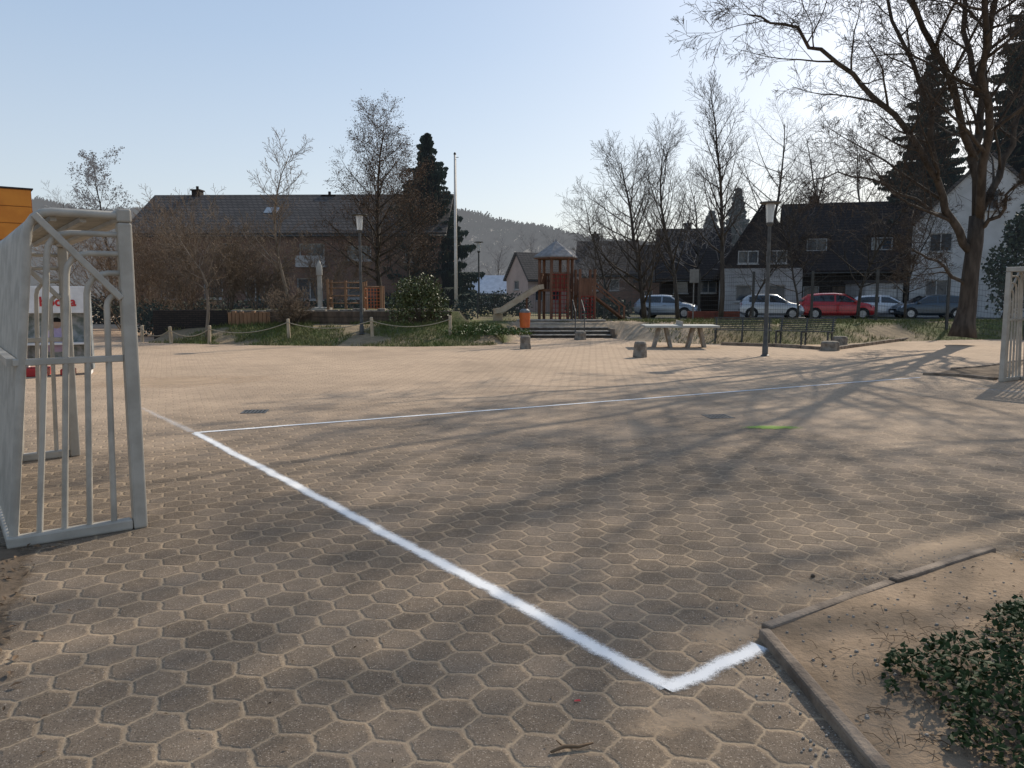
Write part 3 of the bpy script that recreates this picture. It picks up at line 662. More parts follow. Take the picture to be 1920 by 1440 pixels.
def house(name,label,X,Y,z,rot,W,D,he,hr,ops,wm,rm,axis='x',over=.4,split=None,upm=None,chim=(),door=None,fr=greyframe,gops=(),cat='house',lops=(),sky=(),gm=None,dorm=()):
    root=empty(name,V(X,Y,z),rot,label,cat); fm=lambda u,v,i:V(u,i,v); gl=lambda u,v,i:V(i,D-u,v)
    mb=MB(); allops=list(ops)+([door] if door else [])
    tops=split if split else he
    lo=[o for o in allops if o[2]<tops]; hi=[o for o in allops if o[2]>=tops]
    cells(mb,fm,0,W,-1.2,tops,lo)
    mb2=MB() if (split or gm) else mb
    if split: cells(mb2,lambda u,v,i:V(u,i-.03,v),0,W,split,he,hi)
    mg=mb2 if split else mb
    cells(mg,gl,0,D,-1.2,he,list(lops))
    for (p,q) in ((V(W,0,0),V(W,D,0)),(V(W,D,0),V(0,D,0))): mg.poly(p+V(0,0,-1.2),q+V(0,0,-1.2),q+V(0,0,he),p+V(0,0,he))
    r=MB()
    if axis=='x':
        for x in (0,W): mg.poly(V(x,0,he),V(x,D,he),V(x,D/2,hr))
        s=(hr-he)/(D/2); e=.03
        slab(r,V(-over,-over,he-over*s+e),V(W+over,-over,he-over*s+e),V(W+over,D/2,hr+e),V(-over,D/2,hr+e)); slab(r,V(-over,D+over,he-over*s+e),V(W+over,D+over,he-over*s+e),V(W+over,D/2+.004,hr+e),V(-over,D/2+.004,hr+e))
    else:
        mt=mb2 if gm else mb
        mt.poly(V(0,-.0,he),V(W,0,he),V(W/2,0,hr)); mb.poly(V(0,D,he),V(W,D,he),V(W/2,D,hr))
        s=(hr-he)/(W/2); e=.03
        slab(r,V(-over,-over,he-over*s+e),V(-over,D+over,he-over*s+e),V(W/2,D+over,hr+e),V(W/2,-over,hr+e)); slab(r,V(W+over,-over,he-over*s+e),V(W+over,D+over,he-over*s+e),V(W/2+.004,D+over,hr+e),V(W/2+.004,-over,hr+e))
    mb.build('wall',wm,root)
    if split or gm: mb2.build('upper_wall' if split else 'gable_cladding',upm if split else gm,root)
    ro=r.build('roof',rm,root)
    gt=MB()
    if axis=='x':
        gt.tube([V(-over,-over-.07,he-over*s-.02),V(W+over,-over-.07,he-over*s-.02)],.06,8); gt.build('gutter',lampmetal,root,True)
    for (cx,cy,zt,w) in chim:
        c=MB(); c.box(cx-w/2,cy-.3,hr-1.2,cx+w/2,cy+.3,zt); c.box(cx-w/2-.06,cy-.36,zt+.003,cx+w/2+.06,cy+.36,zt+.08)
        c.tube([V(cx,cy,zt+.08),V(cx,cy,zt+.3)],.09,8); c.build('chimney',brickdark,ro)
    for (u0,u1,t0,t1) in sky:
        c=MB()
        f=lambda u,t,k: V(u,D/2*t,he+(hr-he)*t+.24+k)
        c.poly(f(u0,t0,0),f(u1,t0,0),f(u1,t1,0),f(u0,t1,0)); c.poly(f(u0-.08,t0-.04,-.03),f(u1+.08,t0-.04,-.03),f(u1+.08,t1+.04,-.03),f(u0-.08,t1+.04,-.03))
        c.build('skylight',skyl,ro)
    for (u0,u1) in dorm:
        yy=.9; zb=he+yy*(hr-he)/(D/2); c=MB(); c.box(u0,yy,zb-.5,u1,yy+2.2,zb+1.25); c.box(u0-.15,yy-.2,zb+1.253,u1+.15,yy+2.2,zb+1.38); dd=c.build('dormer',slate,ro)
        window(dd,lambda u,v,i:V(u,yy+i-.16,v),(u0+.2,u1-.2,zb+.2,zb+1.1),fr,sill=False)
    for o in ops: window(root,(lambda u,v,i:V(u,i-.03,v)) if (split and o[2]>=split) else fm,o,fr)
    for o in lops: window(root,gl,o,fr)
    for (u0,u1,v0,v1) in gops:
        window(root,lambda u,v,i:V(u,i-.16,v),(u0,u1,v0,v1),fr)
    if door:
        a,b,c,d=door; dm=MB(); dm.box(a+.02,.06,c+.01,b-.02,.12,d-.02); dd=dm.build('door',timber_dark,root,bevel=.01)
        h=MB(); h.tube([V(b-.15,.0,c+1.0),V(b-.15,.06,c+1.0)],.02,6); h.tube([V(b-.15,.0,c+1.0),V(b-.27,.0,c+1.0)],.015,6); h.build('handle',alloy,dd)
    return root
def wx(px,Y): return (px-960)/F*Y/1.006
Y=45; X0=wx(252,Y); W=wx(828,Y)-X0; zg=.55
def op(pa,pb,ya,yb_,Y=Y,X0=X0,zg=zg): return (wx(pa,Y)-X0,wx(pb,Y)-X0,1.5+(560-yb_)*Y/F-zg,1.5+(560-ya)*Y/F-zg)
opsA=[op(316,348,458,488),op(420,450,458,488),op(566,613,459,490),op(655,700,463,490),op(762,792,468,492),op(300,340,524,560),op(384,420,524,560),op(462,500,522,562),op(560,608,522,562),op(655,690,526,560),op(748,790,526,560)]
hA=house('terraced_house','long red brown brick terrace with dark tiled roof behind bare shrubs',X0,Y,zg,R(-1.5),W,8,4.75,7.75-zg,opsA,brick,tiles,chim=((wx(377,49)-X0,4.0,8.15-zg,.5),(wx(622,49)-X0,4.0,7.8-zg,.8)),door=op(515,545,515,572),sky=((wx(503,47)-X0,wx(530,47)-X0,.42,.58),))
b=MB(); u0,u1,v0,v1=op(563,617,485,500); b.box(u0,-.5,v0,u1,-.46,v1+.1); b.box(u0,-.5,v0-.08,u1,-.003,v0-.004); b.build('balcony',offwhite2,hA)
# street houses on the right, turned to face the yard
house('gabled_house','steep dark gable over a white ground floor behind the silver car',wx(1352,52),52,.3,R(-14),5.1,9,3.2,7.3,[(.9,2.0,1.0,2.1),(3.0,4.1,1.0,2.1)],offwhite,tiles3,axis='y',over=.35,gm=slate,gops=((1.0,2.3,3.5,4.35),(2.8,4.1,3.5,4.35)))
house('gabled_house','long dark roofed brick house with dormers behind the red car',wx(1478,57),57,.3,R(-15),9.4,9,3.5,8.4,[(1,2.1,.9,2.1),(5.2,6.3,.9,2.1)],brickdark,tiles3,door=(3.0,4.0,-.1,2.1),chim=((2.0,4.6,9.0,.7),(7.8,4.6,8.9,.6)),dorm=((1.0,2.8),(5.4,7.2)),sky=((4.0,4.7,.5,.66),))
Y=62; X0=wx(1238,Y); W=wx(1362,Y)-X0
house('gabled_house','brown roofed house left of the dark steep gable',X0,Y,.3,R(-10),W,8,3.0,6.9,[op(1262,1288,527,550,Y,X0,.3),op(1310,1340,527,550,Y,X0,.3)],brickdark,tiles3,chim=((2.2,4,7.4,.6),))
Y=51; X0=wx(1704,Y)
house('gabled_house','white rendered house with steep gable behind the huge bare tree',X0,Y,.3,R(-29),8.2,9,5.9,10.1,[(1.0,2.3,4.2,5.4),(.9,2.2,1.0,2.4),(5.2,6.6,4.2,5.4),(5.2,6.4,1.0,2.4)],offwhite2,tiles,axis='y',over=.2,gops=((3.5,4.7,6.7,7.9),))
Y=64; X0=wx(1085,Y); W=wx(1185,Y)-X0
house('gabled_house','dark roofed house between play tower and bushy bare tree',X0,Y,.3,R(-8),W,8,3.3,6.0,[op(1105,1122,524,545,Y,X0,.3),op(1142,1160,524,545,Y,X0,.3)],brick,tiles2,chim=((1.2,4,6.7,.6),))
house('gabled_house','pale pink house with dark roof left of the play tower',wx(990,68),68,.3,R(32),4.2,3.6,3.0,5.2,[(.8,1.6,1.0,2.1),(2.6,3.4,1.0,2.1)],pinkw,tiles,over=.2,lops=[(1.3,2.1,2.0,2.8)])
house('gabled_house','far house with bright shining roof right of the flagpole',wx(882,80),80,.2,R(-12),3.6,6,1.9,3.6,[(.5,1.3,.6,1.5),(2.2,3.0,.6,1.5)],offwhite,tilepale)
house('gabled_house','far dark roofed house behind the hedge by the small lamp',wx(1015,88),88,.2,R(20),7,7,3.2,5.8,[(1,2,1,2.1),(4,5,1,2.1)],brick,tiles2,chim=((2,3.5,6.3,.6),))
house('gabled_house','far dark house seen between bushy tree and second upright tree',wx(1185,76),76,.2,R(-10),5,7,3.3,6.6,[(1,2,1,2.1),(3,4,1,2.1)],brick,tiles2)
Y=49.5; X0=wx(1622,Y); W=wx(1692,Y)-X0
gr=empty('garage',V(X0,Y,.3),0,'low pale garage between the long dark roofed house and white house','garage')
b=MB(); cells(b,lambda u,v,i:V(u,i,v),0,W,-.1,2.2,[(.3,W-.3,-.05,1.9)]); b.poly(V(0,0,-.1),V(0,3,-.1),V(0,3,2.2),V(0,0,2.2)); b.poly(V(W,0,-.1),V(W,3,-.1),V(W,3,2.2),V(W,0,2.2)); b.build('wall',mat('grey_render',(.34,.33,.31),(.27,.26,.245),1,.9),gr)
b=MB(); b.box(-.1,-.12,2.21,W+.1,3.1,2.35); b.build('roof',slate,gr)
b=MB(); b.poly(V(.3,.1,-.05),V(W-.3,.1,-.05),V(W-.3,.1,1.9),V(.3,.1,1.9)); 
for k in range(6): b.box(.32,.085,.03+k*.31,W-.32,.097,.31+k*.31)
b.build('door',greyframe,gr)
# orange building at left
C1=V(wx(72,28),28,0); ra=R(37)
ob=empty('school_building',C1-V(math.cos(ra)*12,math.sin(ra)*12,0),ra,'flat school building with orange panelled upper storey behind the left goal','building')
opm=mat('orange_panel',(.66,.25,.032),(.58,.205,.026),1.5,.5)
b=MB(); b.box(0,0,3.55,12,10,5.35); b.build('upper_storey',mat('orange_cladding',(.40,.16,.03),(.34,.13,.025),2,.6),ob)
for k in range(9):
    for j in range(3):
        b=MB(); b.box(12-1.33*k-1.30,-.03,3.58+.59*j,12-1.33*k-.02,-.003,3.58+.59*j+.56); b.build('panel',opm,ob)
b=MB(); b.box(-.05,-.08,5.355,12.06,10.05,5.40); b.build('roof',slate,ob)
b=MB(); cells(b,lambda u,v,i:V(u,.6+i,v),0,11.4,-.1,3.54,[(1,3,.9,2.9),(4,6,.9,2.9),(7,9,.9,2.9)]); b.poly(V(11.4,.6,-.1),V(11.4,9.5,-.1),V(11.4,9.5,3.54),V(11.4,.6,3.54)); b.build('wall',mat('beige_render',(.45,.36,.26),(.38,.3,.21),1,.9),ob)
for a in (1,4,7): window(ob,lambda u,v,i:V(u,.6+i,v),(a,a+2,.9,2.9),white)
# ------------------------------------------------------------------ goals: back leans forward towards the top
def goal(loc,rot,label):
    root=empty('football_goal',loc,rot,label,'goal'); Wg=2.9; Hg=2.06; Dp=.70; TK=.74
    for x in (0,Wg):
        b=MB(); b.box(x-.042,-.042,0,x+.042,.042,Hg-.085); b.build('post',galv,root,bevel=.012)
    b=MB(); b.box(-.042,-.042,Hg-.084,Wg+.042,.042,Hg); b.build('crossbar',galv,root,bevel=.012)
    b=MB()
    for x in (0,Wg): b.box(x-.038,.045,.0,x+.038,Dp+.04,.07)
    b.box(.04,Dp-.038,0,Wg-.04,Dp+.038,.068); b.build('base_frame',galv,root,bevel=.012)
    def hoop(x,d,h,rb):
        dt=d*(1-(1-TK)*h/Hg)
        return [V(x,d,.06),V(x,dt,h-rb)]+[V(x,dt-rb*(1-math.cos(t)),h-rb*(1-math.sin(t))) for t in (R(22),R(45),R(68),R(90))]+[V(x,.04,h)]
    zr=1.12; dr=Dp*(1-(1-TK)*zr/Hg)
    for x in (0,Wg):
        b=MB()
        for d,h in ((Dp,Hg-.04),(.565,1.90),(.43,1.78),(.29,1.66),(.15,1.53)):
            b.tube(hoop(x,d,h,.13 if d>.2 else .08),.0185 if d<Dp else .026,10)
        b.build('side_bars',galv_tube,root,True,sharp=50)
        b=MB(); b.bar((x,.043,zr),(x,dr+.04,zr),.038,.042); b.build('side_rail',galv,root,bevel=.006)
        b=MB(); b.bar((x-.028,.04,1.50),(x-.028,Dp*TK-.03,2.0),.036,.04); b.build('brace',galv,root,bevel=.006)
    b=MB(); n=36
    for k in range(1,n):
        b.tube(hoop(Wg*k/n,Dp,Hg-.04,.14),.019,8)
    b.build('back_bars',galv_tube,root,True,sharp=50)
    b=MB(); b.bar((.03,dr+.045,zr),(Wg-.03,dr+.045,zr),.05,.045); b.build('back_rail',galv,root)
    for yy in (.22,.38):
        b=MB(); b.bar((.03,yy,Hg-.075),(Wg-.03,yy,Hg-.075),.035,.03); b.build('roof_rail',galv,root)
    return root
gl_=goal(V(-2.46,4.95,0),math.atan2(.80,-.60),'grey steel barred goal standing large at the left edge')
gr_=copy_tree(gl_); gp2=G(1878,716); gr_.location=(gp2.x,gp2.y,0); gr_.rotation_euler=(0,0,math.atan2(-.82,.57)); gr_['label']='grey steel barred goal cut by the right edge of the picture'
# ------------------------------------------------------------------ lamps, flagpole
def lamp(px,Y,label,hh=4.0,zz=None,disc=.27):
    p=gp(px,Y); 
    if zz is not None: p.z=zz
    root=empty('street_lamp',p,0,label,'street lamp',None)
    b=MB(); b.lathe([(.075,-.1),(.075,.25),(.06,.28),(.052,1.2),(.042,hh-.62)],14); b.build('pole',lampmetal,root,True,sharp=40)
    b=MB(); b.lathe([(.11,0),(.11,.02),(.08,.04)],14); b.build('base_plate',lampmetal,root,True,sharp=40)
    b=MB(); b.lathe([(.05,hh-.64),(.085,hh-.6),(.09,hh-.55)],14); b.build('collar',lampmetal,root,True,sharp=40)
    b=MB(); b.lathe([(.085,hh-.545),(.115,hh-.1),(.11,hh-.07)],18); b.build('lamp_glass',lglass,root,True,sharp=40)
    b=MB(); b.lathe([(.025,hh-.54),(.025,hh-.2)],8); b.build('bulb',white,root,True)
    b=MB(); b.lathe([(disc*.9,hh-.065),(disc,hh-.055),(disc,hh-.03),(.09,hh-.015),(.03,hh+.01)],22); b.build('cap',lampmetal,root,True,sharp=30)
    return root
lamp(1438,20.2,'tall grey lamp post with glass head standing on the yard by the black benches',zz=0)
lamp(677,26.0,'grey lamp post with glass head beside the rope fence left of the olive green bush')
lamp(898,44,'small far lamp post between flagpole and play tower',4.1)
p=gp(855,30.2); fp=empty('flagpole',p,0,'tall thin pale flagpole at the right end of the retaining wall','flagpole')
b=MB(); b.lathe([(.065,-.1),(.06,2),(.04,5.95)],12); b.build('pole',mat('flagpole_grey',(.6,.56,.5),(.5,.46,.4),3,.5),fp,True)
b=MB(); b.lathe([(.05,5.95),(.05,6.0),(.02,6.04)],10); b.tube([V(0,0,5.85),V(.14,0,5.85)],.012,6); b.build('finial',lampmetal,fp,True,sharp=40)
b=MB(); b.tube([V(.07,-.05,.9),V(.06,-.04,3.5),V(.05,-.03,5.8)],.006,5); b.build('halyard',rope_m,fp)
# ------------------------------------------------------------------ retaining wall + rope fence
xa=wx(285,28); rw=empty('retaining_wall',V(xa,28,0),0,'low retaining wall of dark brick and weathered timber along the planted bank','wall')
WL=-2.2-xa
b=MB(); b.box(0,0,-.2,2.7,.3,1.08); b.box(0,.303,-.2,.3,6,1.06); b.build('brick_section',brickdark,rw,bevel=.01)
rng=random.Random(8); b=MB(); x=2.72
while x<4.2: 
    w=.14; b.box(x,.0,-.2,x+w-.01,.16,1.02+rng.uniform(-.03,.03)); x+=w
b.build('palisade',timber_light,rw,bevel=.01)
b=MB()
for k in range(5): 
    z0=.0+k*.21; b.box(4.22,.02+.004*(k%2),z0,WL,.14,z0+.2)
b.build('plank_section',timber_dark,rw,bevel=.01)
b=MB(); x=2.75
while x<WL-.4:
    w=rng.uniform(.3,.55); b.box(x,.18,1.0,x+w-.03,.5,1.1+rng.uniform(-.03,.05)); x+=w
b.build('cap_stone',stone,rw,bevel=.03)
posts=[(262,26.6),(318,25.6),(388,25.7),(540,25.9),(697,25.7),(843,25.9)]
rf=empty('rope_fence',gp(540,25.9),0,'low fence of pale timber posts joined by sagging ropes below the retaining wall','fence'); O=rf.location.copy()
tops=[]
for i,(px,Yp) in enumerate(posts):
    p=gp(px,Yp)-O; h=.64; b=MB(); lean=random.Random(i).uniform(-.05,.05)
    b.tube([p+V(0,0,-.2),p+V(lean,0,h-.02),p+V(lean,0,h)],[.06,.055,.035],9); b.build('post',paleposts,rf,True,sharp=40); tops.append(p+V(lean,0,h-.12))
for a,c in zip(tops,tops[1:]):
    b=MB(); b.tube([a.lerp(c,t)+V(0,-.05,-.9*t*(1-t)) for t in [k/14 for k in range(15)]],.016,6); b.build('rope',rope_m,rf,True)
# ------------------------------------------------------------------ mesh fence
A=V(4.6,38.6,0); Bq=V(20.6,26.4,0); n=8; d=(Bq-A)/n
mf=empty('mesh_fence',A,0,'dark double bar mesh fence between the yard and the parked cars','fence')
for i in range(n+1):
    p=A+d*i; z=H(p.x,p.y); b=MB(); q=p-A; b.box(q.x-.045,q.y-.045,z-.2,q.x+.045,q.y+.045,z+2.1); b.build('post',darkmetal,mf)
    if i<n:
        b=MB(); p2=A+d*(i+1); z2=H(p2.x,p2.y); m=int(d.length/.1)
        for k in range(1,m):
            r_=d*(k/m); zz=z+(z2-z)*k/m; b.tube([q+r_+V(0,0,zz+.03),q+r_+V(0,0,zz+2.0)],.0035,3,cap=False)
        for hgt in (.06,.26,.46,.66,.86,1.06,1.26,1.46,1.66,1.86,1.99): b.tube([q+V(0,0,z+hgt),q+d+V(0,0,z2+hgt)],.007,4)
        b.build('mesh_panel',darkmetal,mf)
A=V(-1.6,36,0); Bq=V(4.3,38.7,0); n=3; d=(Bq-A)/n
mf=empty('mesh_fence',A,0,'low dark fence behind the play tower and slide','fence')
for i in range(n+1):
    p=A+d*i; z=H(p.x,p.y); b=MB(); q=p-A; b.box(q.x-.03,q.y-.03,z-.2,q.x+.03,q.y+.03,z+1.2); b.build('post',darkmetal,mf)
    if i<n:
        b=MB(); m=int(d.length/.12)
        for k in range(1,m): b.tube([q+d*(k/m)+V(0,0,z+.05),q+d*(k/m)+V(0,0,z+1.15)],.006,3,cap=False)
        for hgt in (.1,1.1): b.tube([q+V(0,0,z+hgt),q+d+V(0,0,z+hgt)],.015,4)
        b.build('mesh_panel',darkmetal,mf)
# ------------------------------------------------------------------ cars
def car(px,Y,rot,label,paint,L=4.0,Wd=1.74,Hh=1.48,wagon=False):
    p=gp(px,Y); p.z=.316; root=empty('parked_car',p,rot,label,'car','cars parked along the street'); k=L/4; hh=Hh/1.48; w=Wd/2
    st=[(-2.0,.42,.60,.64,.86),(-1.95,.3,.86,.92,.93),(-1.72,.22,.94,1.2 if not wagon else 1.34,.97),(-1.45,.2,.96,1.40,1),(-.9,.2,.96,1.465,1),(-.2,.2,.95,1.48,1),(.3,.2,.94,1.435,1),(.65,.2,.93,1.24,1),(1.08,.2,.91,.97,1),(1.5,.22,.84,.90,.97),(1.82,.26,.72,.78,.9),(1.96,.34,.56,.62,.8),(2.0,.42,.48,.52,.72)]
    b=MB(); sec=[]
    for (x,zb,zt,zr,ws) in st:
        x*=k; zt*=hh; zr*=hh; W_=w*ws; g_=min(1,max(0,(zr-zt)/(.5*hh))); wr=W_*(.93-.16*g_)
        half=[(W_*.86,zb),(W_,zb+.14),(W_*1.0,(zb+zt)/2),(W_*.985,zt-.1*hh),(W_*.94,zt),(wr,zr-.05*min(1,g_*3+.2)),(wr*.82,zr),(0,zr+.012)]
        ring=[(0,zb)]+half+[(-a,c) for a,c in reversed(half[:-1])]
        sec.append([V(x,a,c) for a,c in ring])
    N=len(sec[0])
    for s in sec: b.v+=s
    for i in range(len(sec)-1):
        for j in range(N):
            j2=(j+1)%N; o=i*N; b.f.append((o+j,o+N+j,o+N+j2,o+j2))
    b.f.append(tuple(range(N))); b.f.append(tuple(reversed(range((len(sec)-1)*N,len(sec)*N))))
    b.build('body',paint,root,True,sharp=38)
    for s in (1,-1):
        for rng_ in ((3,5),(5,7)):
            gm=MB(); up_=[];dn_=[]
            for i in range(rng_[0],rng_[1]+1):
                q5=sec[i][5].copy(); q6=sec[i][6].copy()
                if i==rng_[0]: sh=V(.05*k,0,0)
                elif i==rng_[1]: sh=V(-.05*k,0,0)
                else: sh=V(0,0,0)
                lo=q5.lerp(q6,.08)+sh; hi=q5.lerp(q6,.86)+sh
                for q in (lo,hi): q.y=(q.y+.012)*s
                dn_.append(lo); up_.append(hi)
            if rng_==(5,7):
                e=sec[8][5].lerp(sec[7][5],.35)+V(0,.012,.03); e.y*=s; dn_.append(e); up_.append(e+V(-.02,0,.02))
            for i in range(len(dn_)-1): gm.poly(dn_[i],dn_[i+1],up_[i+1],up_[i])
            gm.build('side_window',cglass,root)
        for x in (-1.22*k,1.24*k):
            wm=MB(); R_=.31
            def disc(mb_,r0,r1,y0,y1,n=20):
                for j in range(n):
                    a0=j*2*pi/n; a1=(j+1)*2*pi/n
                    P=lambda r,a,y: V(x+r*math.cos(a),y,.31+r*math.sin(a))
                    mb_.poly(P(r0,a0,y1),P(r0,a1,y1),P(r1,a1,y1),P(r1,a0,y1)); mb_.poly(P(r1,a0,y0),P(r1,a1,y0),P(r1,a1,y1),P(r1,a0,y1))
            disc(wm,.2,R_,s*(w-.2),s*(w+.012)); t=wm.build('wheel',rubber,root)
            rm_=MB(); disc(rm_,0.02,.2,s*(w-.1),s*(w+.004)); 
            rm_.build('rim',alloy,t)
            ar=MB(); disc(ar,.30,.37,s*(w-.1),s*(w+.006)); ar.build('wheel_arch',darkint,root)
        hl=MB(); q=[V(1.86*k,s*w*.62,.64*hh),V(1.70*k,s*w*.93,.66*hh),V(1.62*k,s*w*.95,.78*hh),V(1.82*k,s*w*.6,.755*hh)]
        hl.poly(*[v_+V(.03,s*.03,.02) for v_ in q]); hl.build('headlight',headl,root)
        tl=MB(); q=[V(-1.965*k,s*w*.6,.68*hh),V(-1.9*k,s*w*.97,.70*hh),V(-1.84*k,s*w*.97,.95*hh),V(-1.93*k,s*w*.7,.93*hh)]; tl.poly(*[v_+V(-.02,s*.015,0) for v_ in q]); tl.build('tail_light',redm,root)
        mr=MB(); mr.box(.78*k,s*(w*.93) if s>0 else -w*.93-.16,.96*hh,.92*k,s*w*.93+.16 if s>0 else -w*.93,1.08*hh); mr.build('mirror',paint,root,bevel=.02)
        dh=MB(); dh.box(-.1*k,min(s*(w-.01),s*(w+.02)),.8*hh,.1*k,max(s*(w-.01),s*(w+.02)),.83*hh); dh.build('door_handle',paint,root)
        sm_=MB(); yy=s*(w+.004)
        for xx in (-.45*k,.62*k): sm_.poly(V(xx,yy,.36),V(xx+.012,yy,.36),V(xx+.012,yy-s*.02,.86*hh),V(xx,yy-s*.02,.86*hh))
        sm_.build('door_seam',darkint,root)
    ws=MB(); a=sec[6][7]; c=sec[8][5]
    ws.poly(V(a.x+.07,a.y,a.z-.005),V(a.x+.07,-a.y,a.z-.005),V(sec[7][7].x+.03,-sec[7][7].y-.03,sec[7][7].z+.02),V(sec[7][7].x+.03,sec[7][7].y+.03,sec[7][7].z+.02))
    ws.poly(V(sec[7][7].x+.03,sec[7][7].y+.03,sec[7][7].z+.02),V(sec[7][7].x+.03,-sec[7][7].y-.03,sec[7][7].z+.02),V(c.x-.03,-c.y*.88,sec[8][7].z+.03),V(c.x-.03,c.y*.88,sec[8][7].z+.03))
    ws.build('windscreen',cglass,root)
    rw_=MB(); a=sec[3][7]; c=sec[2][5] 
    rw_.poly(V(a.x-.04,a.y*.95,a.z-.02),V(a.x-.04,-a.y*.95,a.z-.02),V(sec[1][5].x+.02,-c.y*.85,sec[1][5].z+.14),V(sec[1][5].x+.02,c.y*.85,sec[1][5].z+.14)); rw_.build('rear_window',cglass,root)
    pl=MB(); pl.box(1.985*k,-.26,.36,2.012*k,.26,.47); pl.build('number_plate',white,root)
    gl2=MB(); gl2.box(1.955*k,-.45,.5,1.985*k,.45,.58); gl2.build('grille',darkint,root)
    return root
def paint(n,c,metal=.2):
    g=NG(n); g.p(g.mix(g.noise(g.coord(),3),c,tuple(x*.9 for x in c)),.28,metal,.5); g.set(g.b.inputs['Coat Weight'],.6); return g.m
car(1446,46.2,R(-14),'silver hatchback parked left of the red car before the white ground floor',paint('silver_paint',(.5,.52,.54),.5),3.7,1.7,1.47)
car(1568,45.6,R(-12),'bright red hatchback parked behind the mesh fence',paint('red_paint',(.48,.022,.028)),4.2,1.76,1.52)
car(1655,48.4,R(-20),'white car half hidden between the red and the dark blue car',paint('white_car_paint',(.66,.67,.68)),4.0,1.74,1.42)
car(1742,46.0,R(172),'dark blue estate car parked left of the huge bare trunk',paint('dark_blue_paint',(.03,.05,.07)),4.1,1.76,1.42,True)
car(1252,48,R(-24),'grey car parked farthest left behind the slim trees',paint('grey_blue_paint',(.3,.34,.38),.4),3.9,1.74,1.42)
# ------------------------------------------------------------------ playground
p=gp(1042,33.2); p.z=H(p.x,p.y); PT=empty('play_tower',p,R(12),'wooden play tower with six sided roof and slide above the concrete steps','play tower')
RB=.72; PZ=1.32
for k in range(6):
    a=k*pi/3; b=MB(); b.tube([V(RB*math.cos(a),RB*math.sin(a),-.2),V(RB*math.cos(a),RB*math.sin(a),2.72)],.065,10); b.build('post',timber,PT,True,sharp=40)
b=MB(); b.lathe([(RB+.02,PZ-.1),(RB+.02,PZ)],6); b.build('platform',timber,PT)
b=MB(); b.lathe([(.98,2.64),(.98,2.69),(.06,3.34),(.03,3.44)],6,ph=0); b.build('roof',mat('grey_shingle',(.27,.255,.245),(.19,.18,.172),6,.85,.4,30),PT)
b=MB(); b.lathe([(.95,2.585),(.95,2.635),(.90,2.635)],6); b.build('eaves_board',timber,PT)
for k in (0,1,2,4):
    a0=k*pi/3;a1=(k+1)*pi/3; b=MB(); p0=V(RB*math.cos(a0),RB*math.sin(a0),0); p1=V(RB*math.cos(a1),RB*math.sin(a1),0)
    for j in range(7):
        q=p0.lerp(p1,(j+.9)/8); b.bar((q.x,q.y,PZ),(q.x,q.y,PZ+.7),.07,.02,up=(q.x,q.y,.001))
    b.bar(p0+V(0,0,PZ+.62),p1+V(0,0,PZ+.62),.04,.07); b.build('railing',timber,PT)
def net(parent,P0,P1,P2,P3,n,m,mt,r=.012):
    b=MB()
    for i in range(n+1): t=i/n; b.tube([P0.lerp(P1,t),P3.lerp(P2,t)],r,4)
    for j in range(m+1): t=j/m; b.tube([P0.lerp(P3,t),P1.lerp(P2,t)],r,4)
    return b.build('net',mt,parent)
a0,a1=4*pi/3,5*pi/3
net(PT,V(RB*math.cos(a0),RB*math.sin(a0)-.05,0),V(RB*math.cos(a1),RB*math.sin(a1)-.05,0),V(RB*math.cos(a1),RB*math.sin(a1)-.05,PZ+.6),V(RB*math.cos(a0),RB*math.sin(a0)-.05,PZ+.6),4,11,rednet,.016)
for (x,y) in ((.85,-.75),(1.5,-.75),(.85,-.1),(1.5,-.1)):
    b=MB(); b.tube([V(x,y,-.2),V(x,y,2.15)],.06,10); b.build('post',timber,PT,True,sharp=40)
b=MB(); b.box(.8,-.8,PZ-.35,1.55,-.05,PZ-.26); b.build('platform',timber,PT)
for y in (-.77,-.09):
    b=MB()
    for j in range(7): b.box(.9+j*.085,y-.015,PZ-.25,.96+j*.085,y+.015,PZ+.45)
    b.box(.88,y+.016,PZ+.3,1.48,y+.04,PZ+.37); b.build('railing',timber,PT)
net(PT,V(.9,-.82,0),V(1.45,-.82,0),V(1.45,-.82,PZ-.3),V(.9,-.82,PZ-.3),4,7,rednet,.016)
b=MB(); b.bar((1.55,-.42,PZ-.3),(2.85,-.5,.05),.62,.06); 
for s in (-1,1): b.bar((1.55,-.42+s*.32,PZ+.25),(2.85,-.5+s*.32,.55),.06,.06); b.bar((2.8,-.5+s*.32,-.1),(2.8,-.5+s*.32,.6),.07,.07)
b.build('ramp',timber,PT)
b=MB(); prof=[(-.62,PZ+.02),(-.85,PZ-.02),(-2.35,.36),(-2.7,.30)]; 
for (xa_,za),(xb_,zb_) in zip(prof,prof[1:]):
    b.bar((xa_,-.1,za),(xb_,-.1,zb_),.46,.035)
    for s in (-1,1): b.bar((xa_,-.1+s*.245,za+.09),(xb_,-.1+s*.245,zb_+.09),.035,.2)
b.bar((-2.55,-.1,-.1),(-2.55,-.1,.28),.4,.06); b.build('slide',mat('slide_wood_and_steel',(.5,.40,.28),(.4,.3,.2),4,.5),PT)
b=MB(); b.bar((-1.3,-.1,-.1),(-1.3,-.1,.95),.08,.08); b.build('slide_support',timber,PT)
p=V(.2,29.55,0); sp_=empty('steps',p,0,'five wide concrete steps leading up to the play tower','steps')
b=MB()
for k in range(5): b.box(0.003,.42*k+.03,-.1+.003*k,3.597,.42*k+(.42 if k<4 else .9),.13*(k+1)-.05)
b.build('riser',mat('dark_riser',(.10,.085,.07),(.06,.05,.042),6,.95,.4,30),sp_)
b=MB()
for k in range(5): b.box(0,.42*k-.02,.13*(k+1)-.048,3.6,.42*k+(.42 if k<4 else .9),.13*(k+1))
b.build('tread',concrete,sp_,bevel=.008)
